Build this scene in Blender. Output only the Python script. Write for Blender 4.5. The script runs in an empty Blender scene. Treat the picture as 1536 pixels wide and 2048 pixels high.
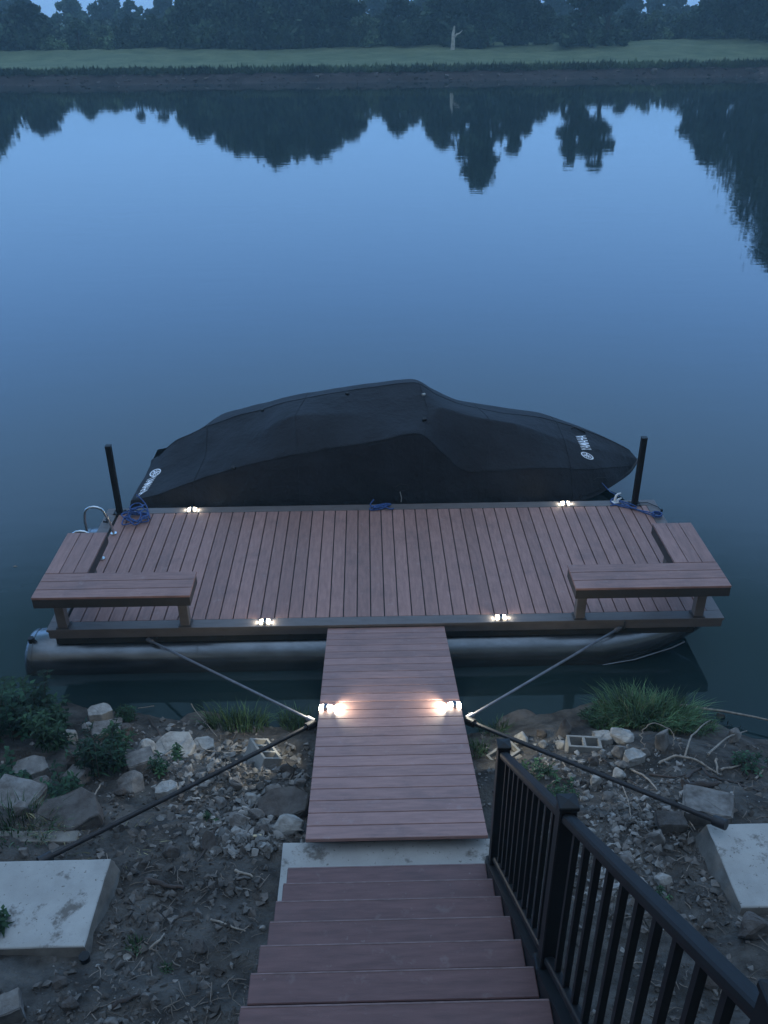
import bpy, bmesh, math, random
from mathutils import Vector, Matrix, noise
from mathutils.bvhtree import BVHTree
R = math.radians
sc = bpy.context.scene
C = sc.collection
WATER = -0.50
B = 0.1445

# ------------------------------------------------------------------ camera
CP = Vector((0.746, -7.404, 5.531)); F = 1770.0
pi_, ya_, ro_ = R(29.523), R(0.942), R(-0.482)
fw = Vector((math.sin(ya_)*math.cos(pi_), math.cos(ya_)*math.cos(pi_), -math.sin(pi_)))
r0 = Vector((math.cos(ya_), -math.sin(ya_), 0)); u0 = r0.cross(fw)
rt = r0*math.cos(ro_) + u0*math.sin(ro_); up = -r0*math.sin(ro_) + u0*math.cos(ro_)
cam_d = bpy.data.cameras.new('camera'); cam = bpy.data.objects.new('camera', cam_d); C.objects.link(cam)
cam_d.sensor_fit = 'VERTICAL'; cam_d.sensor_height = 32.0; cam_d.lens = F/2048*32
cam_d.clip_start = 0.05; cam_d.clip_end = 2000
m = Matrix.Identity(4)
for i in range(3):
    m[i][0] = rt[i]; m[i][1] = up[i]; m[i][2] = -fw[i]; m[i][3] = CP[i]
cam.matrix_world = m
sc.camera = cam
def ray(u, v): return (fw + rt*((u-768)/F) - up*((v-1024)/F))
def at_z(u, v, z):
    d = ray(u, v); return CP + d*((z-CP.z)/d.z)
def at_y(u, v, y):
    d = ray(u, v); return CP + d*((y-CP.y)/d.y)

# ------------------------------------------------------------------ terrain functions
def lerp_tab(t, x):
    if x <= t[0][0]: return t[0][1]
    for (a, b), (c, d) in zip(t, t[1:]):
        if x <= c:
            k = (x-a)/(c-a); k = k*k*(3-2*k); return b+(d-b)*k
    return t[-1][1]
SH = [(-30, -1.6), (-6, -0.6), (-3.2, -0.35), (-2.4, -0.62), (-1.9, -0.74), (-1, -0.90), (0, -1.02), (1.2, -1.16), (1.8, -1.12), (2.4, -0.90), (3.2, -0.70),
      (3.8, -0.9), (4.4, -1.3), (5.2, -1.5), (8, -1.2), (30, -2)]
def fbm(x, y, s, o=4, seed=0.0):
    return noise.fractal(Vector((x*s, y*s, seed)), 1.0, 2.0, o, noise_basis='PERLIN_ORIGINAL')
def ground(x, y):
    d = lerp_tab(SH, x) - y
    if d < 0: z = -0.47 + d*0.5
    else:
        z = -0.47 + lerp_tab([(0, 0), (0.35, 0.14), (1.3, .58), (2.2, 0.92), (2.5, 1.0), (3.15, 1.12), (3.6, 1.29), (4.6, 1.9), (7.5, 3.7), (14, 5.2), (40, 6.0)], d)
    am = min(1, max(0, d*1.5+0.6))
    n = 0.04*fbm(x, y, 1.3, 4, 3.1) + 0.022*fbm(x, y, 6, 3, 9.0) + 0.010*abs(fbm(x, y, 17, 3, 1.0))
    # keep the soil clear of the slabs, stairs and gangway foot
    return z + n*am
def G(u, v):
    d = ray(u, v); t = 3.0
    while t < 30:
        p = CP + d*t
        if p.z < max(ground(p.x, p.y), WATER-.02): break
        t += 0.04
    a, b = t-0.04, t
    for _ in range(12):
        k = (a+b)/2; p = CP + d*k
        if p.z < max(ground(p.x, p.y), WATER-.02): b = k
        else: a = k
    return CP + d*b, b/F      # point, metres per picture pixel

# ------------------------------------------------------------------ object helpers
def tag(o, label=None, cat=None, group=None, kind=None):
    if label: o['label'] = label
    if cat: o['category'] = cat
    if group: o['group'] = group
    if kind: o['kind'] = kind
    return o
def empty(name, loc=(0, 0, 0), rz=0.0, label=None, cat=None, group=None):
    o = bpy.data.objects.new(name, None); C.objects.link(o); o.location = loc; o.rotation_euler = (0, 0, rz)
    o.empty_display_size = 0.05
    return tag(o, label, cat, group)
class MB:
    def __init__(s): s.v = []; s.f = []; s.m = []; s.sm = []
    def add(s, vs, fs, mi=0, smooth=False):
        n = len(s.v); s.v += [tuple(p) for p in vs]; s.f += [tuple(i+n for i in f) for f in fs]
        s.m += [mi]*len(fs); s.sm += [smooth]*len(fs)
    def box(s, x0, y0, z0, x1, y1, z1, bev=0.0, M=None, mi=0):
        if bev <= 0:
            vs = [Vector(p) for p in ((x0,y0,z0),(x1,y0,z0),(x1,y1,z0),(x0,y1,z0),(x0,y0,z1),(x1,y0,z1),(x1,y1,z1),(x0,y1,z1))]
            fs = [(3,2,1,0),(4,5,6,7),(0,1,5,4),(1,2,6,5),(2,3,7,6),(3,0,4,7)]
        else:
            b = bev; vs = []; 
            for z, ins in ((z0, b), (z0+b, 0), (z1-b, 0), (z1, b)):
                for cx, cy, sx, sy in ((x0,y0,1,1),(x1,y0,-1,1),(x1,y1,-1,-1),(x0,y1,1,-1)):
                    # two points per corner
                    if sx*sy > 0: a = (cx+sx*ins, cy+sy*(b+ins*0)); c = (cx+sx*(b), cy+sy*ins)
                    else: a = (cx+sx*b, cy+sy*ins); c = (cx+sx*ins, cy+sy*b)
                    if ins: a = (cx+sx*b, cy+sy*b); c = a
                    vs += [Vector((a[0], a[1], z)), Vector((c[0], c[1], z))]
            fs = []
            for k in range(3):
                for i in range(8):
                    j = (i+1) % 8; fs.append((k*8+i, k*8+j, (k+1)*8+j, (k+1)*8+i))
            fs.append(tuple(reversed(range(0, 8)))); fs.append(tuple(range(24, 32)))
        if M is not None: vs = [M @ p for p in vs]
        s.add(vs, fs, mi)
    def tube(s, pts, rad, n=8, cap=True, mi=0, flat=1.0):
        pts = [Vector(p) for p in pts]; k = len(pts)
        rad = rad if isinstance(rad, (list, tuple)) else [rad]*k
        vs = []; t0 = (pts[1]-pts[0]).normalized()
        ref = Vector((0, 0, 1)) if abs(t0.z) < 0.9 else Vector((1, 0, 0))
        nn = t0.cross(ref).normalized()
        for i, p in enumerate(pts):
            t = (pts[min(i+1, k-1)] - pts[max(i-1, 0)]).normalized()
            nn = (nn - t*nn.dot(t)).normalized(); bb = t.cross(nn)
            for j in range(n):
                a = 2*math.pi*j/n
                vs.append(p + nn*math.cos(a)*rad[i] + bb*math.sin(a)*rad[i]*flat)
        fs = [(i*n+j, i*n+(j+1) % n, (i+1)*n+(j+1) % n, (i+1)*n+j) for i in range(k-1) for j in range(n)]
        s.add(vs, fs, mi, True)
        if cap:
            s.add(vs[:n], [tuple(reversed(range(n)))], mi); s.add(vs[-n:], [tuple(range(n))], mi)
    def build(s, name, mats, parent=None, loc=None):
        me = bpy.data.meshes.new(name); me.from_pydata(s.v, [], s.f)
        mats = mats if isinstance(mats, (list, tuple)) else [mats]
        for q in mats: me.materials.append(q)
        me.polygons.foreach_set('material_index', s.m); me.polygons.foreach_set('use_smooth', s.sm); me.update()
        o = bpy.data.objects.new(name, me); C.objects.link(o)
        if parent: o.parent = parent
        if loc is not None: o.location = loc
        return o
def grid_mesh(name, P, mat, parent=None, smooth=True):
    nu = len(P); nv = len(P[0]); mb = MB()
    mb.add([p for row in P for p in row], [(i*nv+j, (i+1)*nv+j, (i+1)*nv+j+1, i*nv+j+1) for i in range(nu-1) for j in range(nv-1)], 0, smooth)
    return mb.build(name, mat, parent)

# ------------------------------------------------------------------ materials
def mat(name, col, rough=0.6, metal=0.0, spec=0.5, var=0.0, nscale=8.0, stretch=(1, 1, 1), bump=0.0, bscale=60.0, col2=None, isl=0.0, coord='Object',
        detail=6.0, ramp=(0.35, 0.65), ior=None, bdist=0.01):
    M = bpy.data.materials.new(name); M.use_nodes = True; nt = M.node_tree; N = nt.nodes; L = nt.links
    b = N['Principled BSDF']; b.inputs['Roughness'].default_value = rough; b.inputs['Metallic'].default_value = metal
    b.inputs['Specular IOR Level'].default_value = spec
    if ior: b.inputs['IOR'].default_value = ior
    b.inputs['Base Color'].default_value = (*col, 1)
    tc = N.new('ShaderNodeTexCoord'); mp = N.new('ShaderNodeMapping'); mp.inputs['Scale'].default_value = stretch
    L.new(tc.outputs[coord], mp.inputs[0])
    out = None
    if col2 or var:
        nz = N.new('ShaderNodeTexNoise'); nz.inputs['Scale'].default_value = nscale; nz.inputs['Detail'].default_value = detail
        nz.inputs['Roughness'].default_value = 0.62
        L.new(mp.outputs[0], nz.inputs['Vector'])
        cr = N.new('ShaderNodeValToRGB'); L.new(nz.outputs['Fac'], cr.inputs[0])
        c2 = col2 or tuple(c*(1-var) for c in col); c1 = col if col2 else tuple(c*(1+var) for c in col)
        cr.color_ramp.elements[0].position = ramp[0]; cr.color_ramp.elements[1].position = ramp[1]
        cr.color_ramp.elements[0].color = (*c2, 1); cr.color_ramp.elements[1].color = (*c1, 1)
        out = cr.outputs[0]
    if isl:
        ge = N.new('ShaderNodeNewGeometry'); hs = N.new('ShaderNodeHueSaturation')
        mr = N.new('ShaderNodeMapRange'); mr.inputs['To Min'].default_value = 1-isl; mr.inputs['To Max'].default_value = 1+isl
        L.new(ge.outputs['Random Per Island'], mr.inputs[0]); L.new(mr.outputs[0], hs.inputs['Value'])
        if out: L.new(out, hs.inputs['Color'])
        else: hs.inputs['Color'].default_value = (*col, 1)
        out = hs.outputs[0]
    if out: L.new(out, b.inputs['Base Color'])
    if bump:
        n2 = N.new('ShaderNodeTexNoise'); n2.inputs['Scale'].default_value = bscale; n2.inputs['Detail'].default_value = 7; n2.inputs['Roughness'].default_value = 0.65
        L.new(mp.outputs[0], n2.inputs['Vector']); bm = N.new('ShaderNodeBump'); bm.inputs['Strength'].default_value = bump; bm.inputs['Distance'].default_value = bdist
        L.new(n2.outputs['Fac'], bm.inputs['Height']); L.new(bm.outputs[0], b.inputs['Normal'])
    return M
def stained(name, col, dark, bump=0.3):
    M = mat(name, col, 0.85, spec=0.3, var=0.13, nscale=3.0, bump=bump, bscale=45, bdist=0.006)
    nt = M.node_tree; N = nt.nodes; L = nt.links; b = N['Principled BSDF']; src = b.inputs['Base Color'].links[0].from_socket
    tc = N.new('ShaderNodeTexCoord')
    def spots(scale, lo, hi, det):
        z = N.new('ShaderNodeTexNoise'); z.inputs['Scale'].default_value = scale; z.inputs['Detail'].default_value = det; z.inputs['Roughness'].default_value = 0.7
        L.new(tc.outputs['Object'], z.inputs['Vector']); r = N.new('ShaderNodeMapRange'); r.inputs['From Min'].default_value = lo; r.inputs['From Max'].default_value = hi
        L.new(z.outputs['Fac'], r.inputs[0]); return r.outputs[0]
    a = spots(4.0, 0.555, 0.63, 9); c = spots(30.0, 0.63, 0.69, 3)
    mx = N.new('ShaderNodeMath'); mx.operation = 'MAXIMUM'; L.new(a, mx.inputs[0]); L.new(c, mx.inputs[1])
    ml = N.new('ShaderNodeMath'); ml.operation = 'MULTIPLY'; ml.inputs[1].default_value = 0.8; L.new(mx.outputs[0], ml.inputs[0])
    mi = N.new('ShaderNodeMix'); mi.data_type = 'RGBA'; L.new(ml.outputs[0], mi.inputs['Factor']); L.new(src, mi.inputs['A']); mi.inputs['B'].default_value = (*dark, 1)
    L.new(mi.outputs['Result'], b.inputs['Base Color']); return M
def scuff(M, pale, dark):
    nt = M.node_tree; N = nt.nodes; L = nt.links; b = N['Principled BSDF']; src = b.inputs['Base Color'].links[0].from_socket
    ge = N.new('ShaderNodeNewGeometry')
    for sc_, lo, hi, col, am in ((26.0, .66, .74, pale, .5), (2.6, .52, .72, dark, .45), (9.0, .60, .72, pale, .25)):
        z = N.new('ShaderNodeTexNoise'); z.inputs['Scale'].default_value = sc_; z.inputs['Detail'].default_value = 5; z.inputs['Roughness'].default_value = .65
        L.new(ge.outputs['Position'], z.inputs['Vector']); r = N.new('ShaderNodeMapRange'); r.inputs['From Min'].default_value = lo; r.inputs['From Max'].default_value = hi; r.inputs['To Max'].default_value = am
        L.new(z.outputs['Fac'], r.inputs[0]); mi = N.new('ShaderNodeMix'); mi.data_type = 'RGBA'; L.new(r.outputs[0], mi.inputs['Factor']); L.new(src, mi.inputs['A']); mi.inputs['B'].default_value = (*col, 1); src = mi.outputs['Result']
    L.new(src, b.inputs['Base Color'])
def emis(name, col, st):
    M = bpy.data.materials.new(name); M.use_nodes = True; b = M.node_tree.nodes['Principled BSDF']
    b.inputs['Base Color'].default_value = (0.8, 0.8, 0.75, 1); b.inputs['Emission Color'].default_value = (*col, 1); b.inputs['Emission Strength'].default_value = st
    return M
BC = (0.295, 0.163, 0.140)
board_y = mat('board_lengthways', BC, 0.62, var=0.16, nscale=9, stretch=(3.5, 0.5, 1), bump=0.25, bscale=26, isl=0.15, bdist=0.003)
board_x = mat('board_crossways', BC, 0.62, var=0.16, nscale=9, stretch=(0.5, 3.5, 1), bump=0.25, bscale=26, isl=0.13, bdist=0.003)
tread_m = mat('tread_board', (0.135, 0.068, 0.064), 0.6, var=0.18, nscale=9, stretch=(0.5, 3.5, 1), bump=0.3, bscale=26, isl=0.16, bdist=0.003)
scuff(board_x, (.40, .33, .32), (.13, .085, .085)); scuff(board_y, (.40, .33, .32), (.13, .085, .085)); scuff(tread_m, (.28, .22, .21), (.09, .055, .055))
edge_hl_m = mat('painted_edge_highlight', (0.24, 0.155, 0.15), 0.6, col2=(0.13, 0.08, 0.075), nscale=14, stretch=(1, 6, 6))  # paler colour paints a highlight along the tread front edges
trim_m = mat('grey_trim_board', (0.125, 0.108, 0.105), 0.55, var=0.14, nscale=7, stretch=(0.6, 3, 1), bump=0.15, bscale=30, bdist=0.003)
dark_trim = mat('dark_trim', (0.045, 0.038, 0.036), 0.6, var=0.15, nscale=6, bump=0.1, bdist=0.003)
frame_m = mat('dark_frame', (0.03, 0.03, 0.03), 0.6, var=0.2)
alu = mat('dull_aluminium', (0.15, 0.165, 0.18), 0.24, metal=0.9, var=0.22, nscale=3, stretch=(1, 2.5, 2.5), bump=0.08, bscale=8, bdist=0.01)
black_metal = mat('black_powder_coat', (0.011, 0.011, 0.012), 0.5, spec=0.3, var=0.2, bump=0.05, bscale=90, bdist=0.001)
pole_m = mat('dark_steel_pole', (0.028, 0.025, 0.026), 0.45, metal=0.3, var=0.3, nscale=12)
rod_m = mat('grey_steel_rod', (0.20, 0.19, 0.20), 0.45, metal=0.5, var=0.2, nscale=12)
steel = mat('stainless_steel', (0.6, 0.62, 0.64), 0.22, metal=1.0)
cover_m = mat('black_boat_cover', (0.016, 0.018, 0.024), 0.78, spec=0.35, var=0.25, nscale=2.2, bump=0.8, bscale=4, bdist=0.06)
hull_m = mat('dark_hull', (0.015, 0.018, 0.022), 0.3)
logo_m = mat('white_print', (0.88, 0.9, 0.95), 0.6)
rope_m = mat('blue_rope', (0.035, 0.085, 0.25), 0.75, var=0.45, nscale=55, bump=0.7, bscale=150, bdist=0.004)
white_pl = mat('white_plastic', (0.75, 0.78, 0.8), 0.4, var=0.05)
conc = stained('weathered_concrete', (0.37, 0.36, 0.34), (0.10, 0.085, 0.07))
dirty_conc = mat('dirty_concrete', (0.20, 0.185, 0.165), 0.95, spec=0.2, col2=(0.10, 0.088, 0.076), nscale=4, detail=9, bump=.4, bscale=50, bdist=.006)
conc2 = mat('grey_concrete_block', (0.27, 0.26, 0.24), 0.9, spec=0.25, var=0.2, nscale=9, bump=0.5, bscale=60, bdist=0.006)
soil = mat('soil', (0.155, 0.142, 0.128), 0.95, spec=0.15, col2=(0.056, 0.050, 0.045), nscale=4.5, detail=12, ramp=(0.36, 0.66), bump=1.0, bscale=20, bdist=0.06)
rockA = mat('pale_stone', (0.40, 0.385, 0.36), 0.9, spec=0.2, col2=(0.16, 0.145, 0.13), nscale=9, detail=9, ramp=(0.28, 0.6), bump=0.8, bscale=28, bdist=0.012)
rockB = mat('grey_stone', (0.24, 0.225, 0.21), 0.9, spec=0.2, col2=(0.09, 0.078, 0.07), nscale=9, detail=9, ramp=(0.3, 0.62), bump=0.8, bscale=28, bdist=0.012)
rockC = mat('earthy_stone', (0.125, 0.112, 0.103), 0.92, spec=0.2, col2=(0.055, 0.043, 0.037), nscale=9, detail=9, ramp=(0.3, 0.62), bump=0.9, bscale=28, bdist=0.014)
rubble_m = mat('rubble_stone', (0.19, 0.18, 0.168), 0.9, spec=0.2, var=0.35, nscale=12, bump=0.7, bscale=40, isl=0.55, bdist=0.008)
clod_m = mat('soil_clods', (0.115, 0.103, 0.093), 0.95, spec=0.1, var=0.35, nscale=12, bump=0.8, bscale=40, isl=0.4, bdist=0.01)
stick_m = mat('bleached_stick', (0.26, 0.22, 0.18), 0.85, var=0.35, nscale=6, stretch=(4, 4, 1), bump=0.5, bscale=40, bdist=0.004)
bark_m = mat('dark_bark', (0.06, 0.045, 0.038), 0.9, var=0.4, nscale=8, bump=0.9, bscale=30, bdist=0.01)
twig_m = mat('twigs', (0.17, 0.14, 0.115), 0.9, isl=0.55, var=0.2)
wood_m = mat('fresh_wood', (0.55, 0.45, 0.28), 0.7, var=0.1)
def leafmat(name, col, isl=0.4, tr=0.25, ns=0.35):
    M = mat(name, col, 0.7, spec=0.2, isl=isl, var=0.6, nscale=ns, ramp=(.4, .62))
    nt = M.node_tree; N = nt.nodes; L = nt.links; b = N['Principled BSDF']; src = b.inputs['Base Color'].links[0].from_socket
    oi = N.new('ShaderNodeObjectInfo'); mr = N.new('ShaderNodeMapRange'); mr.inputs['To Min'].default_value = 0.72; mr.inputs['To Max'].default_value = 1.35
    hs = N.new('ShaderNodeHueSaturation'); L.new(oi.outputs['Random'], mr.inputs[0]); L.new(mr.outputs[0], hs.inputs['Value']); L.new(src, hs.inputs['Color'])
    L.new(hs.outputs[0], b.inputs['Base Color'])
    return M
leaf_near = leafmat('weed_leaves', (0.032, 0.070, 0.032), 0.5, ns=5)
leaf_dark = leafmat('dark_weed_leaves', (0.022, 0.055, 0.028), 0.5, ns=5)
grass_m = leafmat('green_grass', (0.062, 0.118, 0.056), 0.5, ns=4)
dry_grass = leafmat('dry_grass', (0.20, 0.18, 0.10), 0.4, ns=4)
tree_a = leafmat('far_foliage', (0.060, 0.100, 0.058), 0.45)
tree_b = leafmat('far_foliage_dark', (0.038, 0.066, 0.042), 0.45)
tree_c = leafmat('far_foliage_pale', (0.100, 0.150, 0.085), 0.4)
bark_far = mat('far_bark', (0.05, 0.042, 0.036), 0.9, var=0.3)
snag_m = mat('bleached_snag', (0.62, 0.60, 0.56), 0.85, var=0.25, nscale=3)

# ------------------------------------------------------------------ world
W = bpy.data.worlds.new('World'); sc.world = W; W.use_nodes = True
nt = W.node_tree; N = nt.nodes; L = nt.links; bg = N['Background']
tc = N.new('ShaderNodeTexCoord'); sp = N.new('ShaderNodeSeparateXYZ'); L.new(tc.outputs['Generated'], sp.inputs[0])
def ramp(stops, src):
    cr = N.new('ShaderNodeValToRGB'); L.new(src, cr.inputs[0]); e = cr.color_ramp.elements
    while len(e) < len(stops): e.new(0.5)
    for q, (p, c) in zip(e, stops): q.position = p; q.color = (*c, 1)
    cr.color_ramp.interpolation = 'EASE'; return cr.outputs[0]
front = ramp([(0.0, (0.17, 0.32, 0.58)), (0.12, (0.23, 0.49, 0.95)), (0.28, (0.23, 0.51, 1.07)), (0.44, (0.27, 0.54, 1.0)), (0.57, (0.095, 0.21, 0.32)), (0.70, (0.10, 0.19, 0.31)), (1.0, (0.40, 0.52, 0.71))], sp.outputs['Z'])
back = ramp([(0.0, (0.06, 0.08, 0.085)), (0.40, (0.075, 0.095, 0.105)), (0.60, (0.06, 0.08, 0.095)), (0.84, (0.26, 0.38, 0.56)), (1.0, (0.36, 0.49, 0.68))], sp.outputs['Z'])
mr = N.new('ShaderNodeMapRange'); mr.inputs['From Min'].default_value = -0.3; mr.inputs['From Max'].default_value = 0.5; mr.interpolation_type = 'SMOOTHSTEP'
L.new(sp.outputs['Y'], mr.inputs[0])
mx = N.new('ShaderNodeMix'); mx.data_type = 'RGBA'; L.new(mr.outputs[0], mx.inputs['Factor']); L.new(back, mx.inputs['A']); L.new(front, mx.inputs['B'])
sky = N.new('ShaderNodeTexSky'); sky.sky_type = 'NISHITA'; sky.sun_disc = False; sky.sun_elevation = R(-2.0); sky.sun_rotation = R(215)
sc1 = N.new('ShaderNodeVectorMath'); sc1.operation = 'SCALE'; sc1.inputs['Scale'].default_value = 1.95; L.new(mx.outputs['Result'], sc1.inputs[0])
sc2 = N.new('ShaderNodeVectorMath'); sc2.operation = 'SCALE'; sc2.inputs['Scale'].default_value = 0.05; L.new(sky.outputs[0], sc2.inputs[0])
ad = N.new('ShaderNodeVectorMath'); ad.operation = 'ADD'; L.new(sc1.outputs[0], ad.inputs[0]); L.new(sc2.outputs[0], ad.inputs[1])
L.new(ad.outputs[0], bg.inputs['Color']); bg.inputs['Strength'].default_value = 1.0
sl = bpy.data.lights.new('dusk_sun', 'SUN'); sl.energy = 0.06; sl.angle = R(40); sl.color = (1.0, 0.9, 0.8)
so = bpy.data.objects.new('dusk_sun', sl); C.objects.link(so); so.rotation_euler = (R(60), 0, R(-35))
vs_ = sc.view_settings; vs_.view_transform = 'Standard'; vs_.look = 'None'; vs_.gamma = 1; vs_.exposure = 0.08; vs_.use_curve_mapping = False

# ------------------------------------------------------------------ water
wm = bpy.data.materials.new('river_water'); wm.use_nodes = True; nt = wm.node_tree; N = nt.nodes; L = nt.links; b = N['Principled BSDF']
b.inputs['Base Color'].default_value = (0.012, 0.026, 0.028, 1); b.inputs['Roughness'].default_value = 0.03; b.inputs['IOR'].default_value = 1.37
tc = N.new('ShaderNodeTexCoord'); mp = N.new('ShaderNodeMapping'); mp.inputs['Scale'].default_value = (0.55, 1.5, 1); L.new(tc.outputs['Object'], mp.inputs[0])
nz = N.new('ShaderNodeTexNoise'); nz.inputs['Scale'].default_value = 1.1; nz.inputs['Detail'].default_value = 3; L.new(mp.outputs[0], nz.inputs['Vector'])
bm_ = N.new('ShaderNodeBump'); bm_.inputs['Strength'].default_value = 0.14; bm_.inputs['Distance'].default_value = 0.018; L.new(nz.outputs['Fac'], bm_.inputs['Height']); L.new(bm_.outputs[0], b.inputs['Normal'])
mb = MB(); mb.add([(-320, -14, WATER), (320, -14, WATER), (320, 130, WATER), (-320, 130, WATER)], [(0, 1, 2, 3)]); w_ = mb.build('river_water', wm); tag(w_, kind='structure')

# ------------------------------------------------------------------ near bank
def axis(fine0, fine1, st, lo, hi):
    a = []; x = fine0
    while x <= fine1: a.append(x); x += st
    g = st; x = fine0
    pre = []
    while x > lo: g *= 1.3; x -= g; pre.append(x)
    g = st; x = a[-1]; post = []
    while x < hi: g *= 1.3; x += g; post.append(x)
    return pre[::-1] + a + post
xs = axis(-3.6, 5.4, 0.034, -300, 300); ys = axis(-6.2, -0.4, 0.034, -45, 2.5)
P = [[(x, y, ground(x, y)) for y in ys] for x in xs]
g_ = grid_mesh('near_bank_ground', P, soil, smooth=True); tag(g_, kind='structure')

# ------------------------------------------------------------------ far bank
def far_shore(x): return 88.0 + 0.10*max(0, x-5) + 0.9*noise.noise(Vector((x*0.06, 0, 5))) + 0.35*noise.noise(Vector((x*0.5, 0, 7)))
def far_z(x, y):
    d = y - far_shore(x)
    z = WATER + lerp_tab([(-3, -1), (0, 0), (1.6, 0.55), (2.6, 1.12), (6, 1.35), (26, 2.3), (60, 2.9), (400, 3.4)], d)
    if d > 8: z += min(1, (d-8)/10)*(0.35*noise.noise(Vector((x*0.13, y*0.2, 11))) + 0.14*noise.noise(Vector((x*0.5, y*0.5, 2))))
    if x > 20: z += 0.4*min(1, (x-20)/25)*min(1, max(0, d-4)/10)
    k = 1 if d < 3 else 0.45
    return z + k*(0.16*noise.noise(Vector((x*0.9, y*0.9, 0))) + 0.10*noise.noise(Vector((x*2.7, y*2.7, 4))))*min(1, max(0, d+0.3))
farm = bpy.data.materials.new('far_bank'); farm.use_nodes = True; nt = farm.node_tree; N = nt.nodes; L = nt.links; b = N['Principled BSDF']; b.inputs['Roughness'].default_value = 0.95; b.inputs['Specular IOR Level'].default_value = 0.1
ge = N.new('ShaderNodeNewGeometry'); sp = N.new('ShaderNodeSeparateXYZ'); L.new(ge.outputs['Position'], sp.inputs[0])
nz = N.new('ShaderNodeTexNoise'); nz.inputs['Scale'].default_value = 0.9; nz.inputs['Detail'].default_value = 8; L.new(ge.outputs['Position'], nz.inputs['Vector'])
ma = N.new('ShaderNodeMath'); ma.operation = 'MULTIPLY_ADD'; L.new(nz.outputs['Fac'], ma.inputs[0]); ma.inputs[1].default_value = 0.9; L.new(sp.outputs['Z'], ma.inputs[2])
cr = N.new('ShaderNodeValToRGB'); mr = N.new('ShaderNodeMapRange'); mr.inputs['From Min'].default_value = 0.7; mr.inputs['From Max'].default_value = 1.05; L.new(ma.outputs[0], mr.inputs[0])
n3 = N.new('ShaderNodeTexNoise'); n3.inputs['Scale'].default_value = 0.35; n3.inputs['Detail'].default_value = 10; n3.inputs['Roughness'].default_value = 0.7; L.new(ge.outputs['Position'], n3.inputs['Vector'])
g1 = N.new('ShaderNodeValToRGB'); L.new(n3.outputs['Fac'], g1.inputs[0]); g1.color_ramp.elements[0].position = 0.3; g1.color_ramp.elements[1].position = 0.7
g1.color_ramp.elements[0].color = (0.085, 0.125, 0.072, 1); g1.color_ramp.elements[1].color = (0.20, 0.24, 0.14, 1)
r1 = N.new('ShaderNodeValToRGB'); L.new(n3.outputs['Fac'], r1.inputs[0]); r1.color_ramp.elements[0].position = 0.35; r1.color_ramp.elements[1].position = 0.75
r1.color_ramp.elements[0].color = (0.028, 0.022, 0.022, 1); r1.color_ramp.elements[1].color = (0.10, 0.082, 0.08, 1)
mi = N.new('ShaderNodeMix'); mi.data_type = 'RGBA'; L.new(mr.outputs[0], mi.inputs['Factor']); L.new(r1.outputs[0], mi.inputs['A']); L.new(g1.outputs[0], mi.inputs['B'])
n3.inputs['Detail'].default_value = 12; L.new(mi.outputs['Result'], b.inputs['Base Color'])
xs = axis(-75, 85, 0.5, -320, 320)
ys = [84, 85.5, 86.5, 87] + [87.3+0.3*i for i in range(22)] + [94+0.8*i for i in range(40)] + [128, 135, 150, 180, 240, 420]
P = [[(x, y, far_z(x, y)) for y in ys] for x in xs]
tag(grid_mesh('far_bank_terrain', P, farm), kind='structure')

rnd = random.Random(4)
# meadow grass: uncountable
mb = MB()
for i in range(17000):
    x = rnd.uniform(-58, 68); s_ = far_shore(x)
    edge = True; rnd.random()
    d = 2.0 + (abs(rnd.gauss(0, 0.5)) if edge else 26*rnd.random()**1.6)
    y = s_ + d; z = far_z(x, y); h = rnd.uniform(0.15, 0.42) + (0.2 if edge and rnd.random() < .2 else 0); w = rnd.uniform(0.05, 0.16); a = rnd.uniform(0, 3.14)
    dx, dy = math.cos(a)*w, math.sin(a)*w; lx, ly = rnd.uniform(-.12, .12), rnd.uniform(-.15, .05)
    if edge and rnd.random() < .5: ly -= 0.25; h *= 0.4
    mb.add([(x-dx, y-dy, z-.03), (x+dx, y+dy, z-.03), (x+lx, y+ly, z+h)], [(0, 1, 2)])
meadow_m = leafmat('meadow_blades', (0.125, 0.175, 0.095), 0.14, ns=0.12)
tag(mb.build('meadow_grass', meadow_m), kind='stuff')
# riprap along the foot of the far bank
def hull_rock(bm, rr, loc, dims, rz=0, tilt=0.25, n=13):
    t = bmesh.new(); pts = []
    for _ in range(n):
        v = Vector((rr.gauss(0, 1), rr.gauss(0, 1), rr.gauss(0, 1))).normalized()
        k = max(abs(v.x), abs(v.y), abs(v.z)); v = v*(0.45 + 0.55/k*0.75)*rr.uniform(0.85, 1.0)
        pts.append(t.verts.new((v.x*dims[0]/2, v.y*dims[1]/2, v.z*dims[2]/2)))
    r_ = bmesh.ops.convex_hull(t, input=pts)
    junk = [g for g in r_['geom_interior'] if isinstance(g, bmesh.types.BMVert)]
    if junk: bmesh.ops.delete(t, geom=list(set(junk)), context='VERTS')
    M = Matrix.Translation(loc) @ Matrix.Rotation(rz, 4, 'Z') @ Matrix.Rotation(rr.uniform(-tilt, tilt), 4, 'X') @ Matrix.Rotation(rr.uniform(-tilt, tilt), 4, 'Y')
    bmesh.ops.transform(t, matrix=M, verts=t.verts); t.verts.index_update()
    vm = [bm.verts.new(v.co) for v in t.verts]
    for f in t.faces:
        try: bm.faces.new([vm[v.index] for v in f.verts])
        except ValueError: pass
    t.free()
def bm_obj(bm, name, mt, parent=None):
    me = bpy.data.meshes.new(name); bm.to_mesh(me); bm.free(); me.materials.append(mt)
    o = bpy.data.objects.new(name, me); C.objects.link(o)
    if parent: o.parent = parent
    return o
bm = bmesh.new()
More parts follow.
